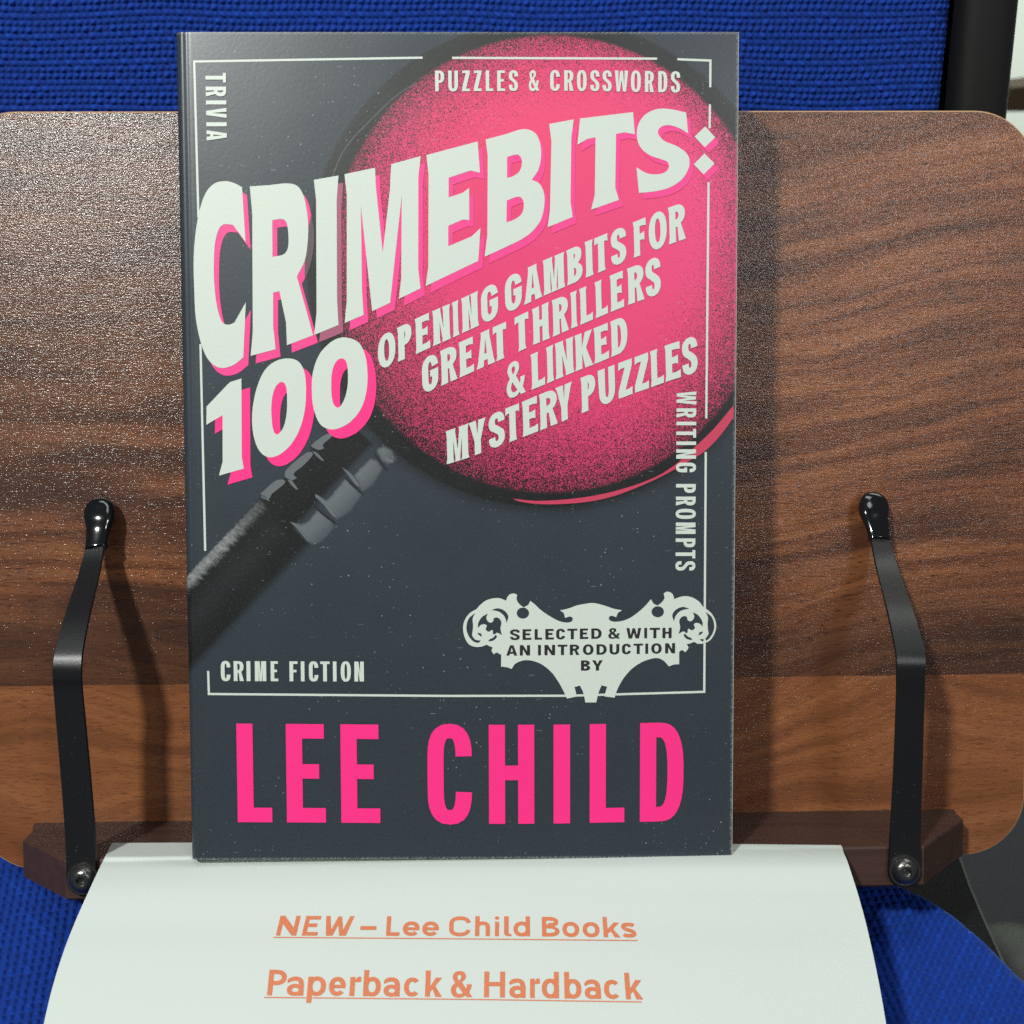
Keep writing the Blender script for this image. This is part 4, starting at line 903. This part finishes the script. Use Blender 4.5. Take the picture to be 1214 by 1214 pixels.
# backrest (world frame): plane leaning 8 degrees
BA = math.radians(8); up = Vector((0, math.sin(BA), math.cos(BA))); nb = Vector((0, -math.cos(BA), math.sin(BA)))
qb = b2w((76, YT, -26))
e0 = w_plane(1136, 0, nb, qb); e1 = w_plane(1122, 133, nb, qb)
xR = lambda s_: e1.x + (e0.x - e1.x) * (s_ - (e1 - qb).dot(up)) / ((e0 - qb).dot(up) - (e1 - qb).dot(up))
s0, s1 = -.035, .085
nr = int((s1 - s0) / .00031); nc = 1250
sv = np.linspace(s0, s1, nr)[:, None] * np.ones((1, nc)); edge = np.vectorize(xR)(sv[:, :1]); roll = .010
xl = -.175; t_ = np.linspace(0, 1, nc)[None, :]
xx = xl + (edge + .004 - xl) * t_
d_ = edge - xx; dep = np.where(d_ < roll, -(roll - np.sqrt(np.clip(roll**2 - (roll - np.clip(d_, -.0, roll)) ** 2, 0, None))) , 0.0)
dep = dep - np.clip(-d_, 0, 1) * 3.0
pit_x, pit_y = .00215, .00200
uu = xx / pit_x + .18 * np.sin(sv * 900) + .12 * lumps(xx, sv, 1.0); vv_ = sv / pit_y + .35 * lumps(xx + .3, sv, .6)
hgt, th = weave(uu, vv_, 0.0)
Z_ = dep + hgt * .0012 + .0006 * lumps(xx, sv, .35)
cam_b = np.zeros((nr, nc, 3)); qv = np.array(qb); uv = np.array(up); nv_ = np.array(nb)
cam_b = qv + sv[..., None] * uv + Z_[..., None] * nv_; cam_b[..., 0] = xx
fast_grid('backrest_pad', cam_b - np.array(cl), M_FABRIC, chair, attrs={'thread_tone_shade': ('FLOAT', th)})
# black frame post beside the pad
def tube(name, path, rx_, ry_, mat, parent, off, m=28, p_=2.6):
    vv2, ff2 = [], []; path = [Vector(q_) for q_ in path]
    for k, q_ in enumerate(path):
        t2 = (path[min(k + 1, len(path) - 1)] - path[max(k - 1, 0)]).normalized(); lx = (Vector((1, 0, 0)) - t2 * t2.x).normalized(); nz_ = lx.cross(t2)
        for i in range(m):
            a = 2 * math.pi * i / m; c_, s_ = math.cos(a), math.sin(a)
            vv2.append(q_ + lx * rx_ * math.copysign(abs(c_) ** (2 / p_), c_) + nz_ * ry_ * math.copysign(abs(s_) ** (2 / p_), s_) - off)
    for k in range(len(path) - 1):
        for i in range(m): ff2.append([k * m + i, k * m + (i + 1) % m, (k + 1) * m + (i + 1) % m, (k + 1) * m + i])
    ff2.append(list(range(m))[::-1]); ff2.append([(len(path) - 1) * m + i for i in range(m)])
    return mesh_obj(name, vv2, ff2, mat, parent, smooth=True)
qp = qb - nb * .012
pa = w_plane(1170.5, -60, nb, qp); pb = w_plane(1164.5, 0, nb, qp); pc = w_plane(1152, 133, nb, qp); pd = w_plane(1139, 270, nb, qp)
pw = (w_plane(1197, 67, nb, qp) - w_plane(1126, 67, nb, qp)).length / 2
ext = pd + (pd - pc) * .35
tube('frame_post', [pa + (pa - pb) * .3, pa, pb, (pb + pc) / 2, pc, pd, ext], pw, .011, M_PLASTIC, chair, cl, p_=3.0)
# seat pad
ns = Vector((0, math.sin(math.radians(-2)), math.cos(math.radians(-2)))).normalized()
qs = Vector((0, cl.y, seat_h))
tr = [w_plane(px, py, ns, qs) for px, py in ((960, 990), (1040, 1012), (1090, 1034), (1120, 1049), (1148, 1068), (1180, 1095), (1224, 1139))]
Ys = [p_.y for p_ in tr][::-1]; Xs = [p_.x for p_ in tr][::-1]
y_back, y_front = tr[0].y + .02, tr[-1].y - .16
print('seat curve', [(round(p_.x, 3), round(p_.y, 3)) for p_ in tr], 'cam', b2w(CB))
yv = np.concatenate([np.linspace(y_back, cl.y - .12, 450), np.linspace(cl.y - .12, y_front, 120)[1:]])
def xe(y):
    if y < Ys[0]: return Xs[0] + .035 * (1 - math.exp(-(Ys[0] - y) / .04))
    if y > Ys[-1]: return Xs[-1] - (y - Ys[-1]) * 2.5
    return float(np.interp(y, Ys, Xs))
pcf = np.array([xe(y) for y in yv]); ker = np.ones(15) / 15; pcs = np.convolve(np.pad(pcf, 7, 'edge'), ker, 'valid')
nc = 1560; tx = np.linspace(0, 1, nc)[None, :]; x0 = -.19
X_ = x0 + (pcs[:, None] + .001 - x0) * tx; Y_ = yv[:, None] * np.ones((1, nc))
dE = (pcs[:, None] - X_); slope = np.abs(np.gradient(pcs, yv))[:, None]; dE = dE / np.sqrt(1 + slope**2); rl = .014
drop = np.where(dE < rl, -(rl - np.sqrt(np.clip(rl**2 - (rl - np.clip(dE, 0, rl)) ** 2, 0, None))), 0)
u2, v2 = (X_ * math.cos(.12) + Y_ * math.sin(.12)) / .0025, (-X_ * math.sin(.12) + Y_ * math.cos(.12)) / .0027
h2, th2 = weave(u2 + .1 * lumps(X_, Y_, 1), v2 + .15 * lumps(X_ + .3, Y_, .7), 2.0)
fadew = 1 - ss(.0075, .0055, dE) * .85
Zs = seat_h + (Y_ - cl.y) * (-ns.y / ns.z) + drop + h2 * .0018 * fadew + .0008 * lumps(X_, Y_, .3) - .0008 - .0008 * np.exp(-((dE - .0068) / .0007) ** 2)
Gs = np.stack([X_, Y_, Zs], -1)
fast_grid('seat_pad', Gs - np.array(cl), M_FABRIC, chair, attrs={'thread_tone_shade': ('FLOAT', th2)}, flip=True)
# seat shell and under-structure
fr = Gs[:, -1]; le = Gs[:, 0]
shv, shf = [], []
outl = [tuple(Gs[i, -1]) for i in range(0, len(yv), 12)] + [tuple(Gs[-1, -1])] + [tuple(Gs[-1, 0])] + [tuple(Gs[0, 0])]
m = len(outl)
for dz, k in ((-.001, 1), (-.016, 1)):
    for x, y, z in outl: shv.append((x - cl.x, y - cl.y, seat_h - .014 + dz - cl.z))
for i in range(m): shf.append([i, (i + 1) % m, m + (i + 1) % m, m + i])
shf.append(list(range(m))); shf.append([m + i for i in range(m)][::-1])
mesh_obj('seat_shell', shv, shf, M_PLASTIC, chair)
# seam stitches
for i in range(50, 450, 10):
    j = int(np.argmin(np.abs(dE[i] - .0068)))
    if dE[i, 0] < .01: continue
    p1 = Gs[i, j]; p2 = Gs[min(i + 6, len(yv) - 1), int(np.argmin(np.abs(dE[min(i + 6, len(yv) - 1)] - .0068)))]
    if p1[0] < .16 or p1[0] > .34: continue
    d = (p2 - p1); L = np.linalg.norm(d)
    if L < 1e-6 or L > .009: continue
    d /= L; n2 = np.array([-d[1], d[0], 0]) * .00022; c = (p1 + p2) / 2 - np.array(cl); hh = np.array([0, 0, .0004]); hl_ = d * min(L, .0022) / 2
    if random.random() < .35: continue
    mesh_obj('stitch', [c - hl_ - n2, c - hl_ + n2, c + hl_ + n2, c + hl_ - n2, c - hl_ * .6 + hh, c + hl_ * .6 + hh], [(0, 1, 4), (1, 2, 5, 4), (2, 3, 5), (3, 0, 4, 5)], M_STITCH, chair)
# flat black bracket joining seat and back
nbk = Vector((0, 0, 1.0))
qk = Vector((0, cl.y, seat_h - .034))
bp = [w_plane(px, py, nbk, qk) for px, py in ((1060, 1015), (1137, 1015), (1150, 1052), (1168, 1094), (1188, 1138), (1214, 1198), (1150, 1230), (1060, 1100))]
vk = [p_ - cl for p_ in bp] + [p_ - cl - nbk * .004 for p_ in bp]; m = len(bp)
mesh_obj('bracket', vk, [list(range(m))[::-1], [m + i for i in range(m)]] + [[i, (i + 1) % m, m + (i + 1) % m, m + i] for i in range(m)], M_BRACKET, chair)
ek = []
for a, b_ in zip(bp[1:6], bp[2:6]):
    dd = (b_ - a).normalized(); sd = dd.cross(nbk) * .0004
    k = len(ek); ek.append((a, b_, sd))
ev, ef = [], []
for a, b_, sd in ek:
    k = len(ev); ev += [a - sd - cl + nbk * .0002, b_ - sd - cl + nbk * .0002, b_ + sd - cl + nbk * .0002, a + sd - cl + nbk * .0002, a - sd - cl - nbk * .003, b_ - sd - cl - nbk * .003, b_ + sd - cl - nbk * .003, a + sd - cl - nbk * .003]
    ef += [[k, k + 1, k + 2, k + 3], [k + 4, k + 5, k + 1, k], [k + 3, k + 2, k + 6, k + 7]]
mesh_obj('bracket_edge', ev, ef, M_CHROMEEDGE, chair)

# ================================================================== BACKGROUND
floor_z = seat_h - .46
fo = mesh_obj('floor', [(-3, -2, floor_z), (3, -2, floor_z), (3, 3, floor_z), (-3, 3, floor_z)], [(0, 1, 2, 3)], M_FLOOR); fo['kind'] = 'structure'
wl = mesh_obj('wall', [(-3, 1.9, floor_z), (3, 1.9, floor_z), (3, 1.9, 2.2), (-3, 1.9, 2.2)], [(0, 1, 2, 3)], M_WALL); wl['kind'] = 'structure'
def blob(c, r, sc, m=28):
    vv2, ff2 = [], []
    for i in range(m // 2 + 1):
        a = math.pi * i / (m // 2)
        for j in range(m):
            b2 = 2 * math.pi * j / m; vv2.append((r * sc[0] * math.sin(a) * math.cos(b2), r * sc[1] * math.sin(a) * math.sin(b2), r * sc[2] * math.cos(a)))
    for i in range(m // 2):
        for j in range(m): ff2.append([i * m + j, (i + 1) * m + j, (i + 1) * m + (j + 1) % m, i * m + (j + 1) % m])
    return vv2, ff2
# lower right: dark rounded chair base hub out of focus
hb = Vector(at_depth(1206, 1168, 560)); hw_ = b2w(hb)
vv2, ff2 = blob(None, .030, (1.0, 1.0, .75))
ho = mesh_obj('swivel_hub', vv2, ff2, M_PLASTIC, None, smooth=True); ho.location = hw_; ho['label'] = 'rounded black chair hub out of focus at the lower right, beyond the blue seat'; ho['category'] = 'chair hub'
# far brown item on the pale background, top right
c0 = b2w(at_depth(1217, 110, 1500)); 
bw, bh, bd = .034, .017, .02
bx_v = [(x * bw, y * bd, z * bh) for x in (-1, 1) for y in (-1, 1) for z in (-1, 1)]
bo = mesh_obj('brown_item', [(-bw, -bd, -bh), (bw, -bd, -bh), (bw, bd, -bh), (-bw, bd, -bh), (-bw * .8, -bd, bh * .6), (bw, -bd, bh), (bw, bd, bh), (-bw * .8, bd, bh * .6)], [(3, 2, 1, 0), (4, 5, 6, 7), (0, 1, 5, 4), (1, 2, 6, 5), (2, 3, 7, 6), (3, 0, 4, 7)], M_BROWN)
bo.location = c0; bo['label'] = 'small blurred brown item against the pale background at the upper right edge'; bo['category'] = 'brown item'
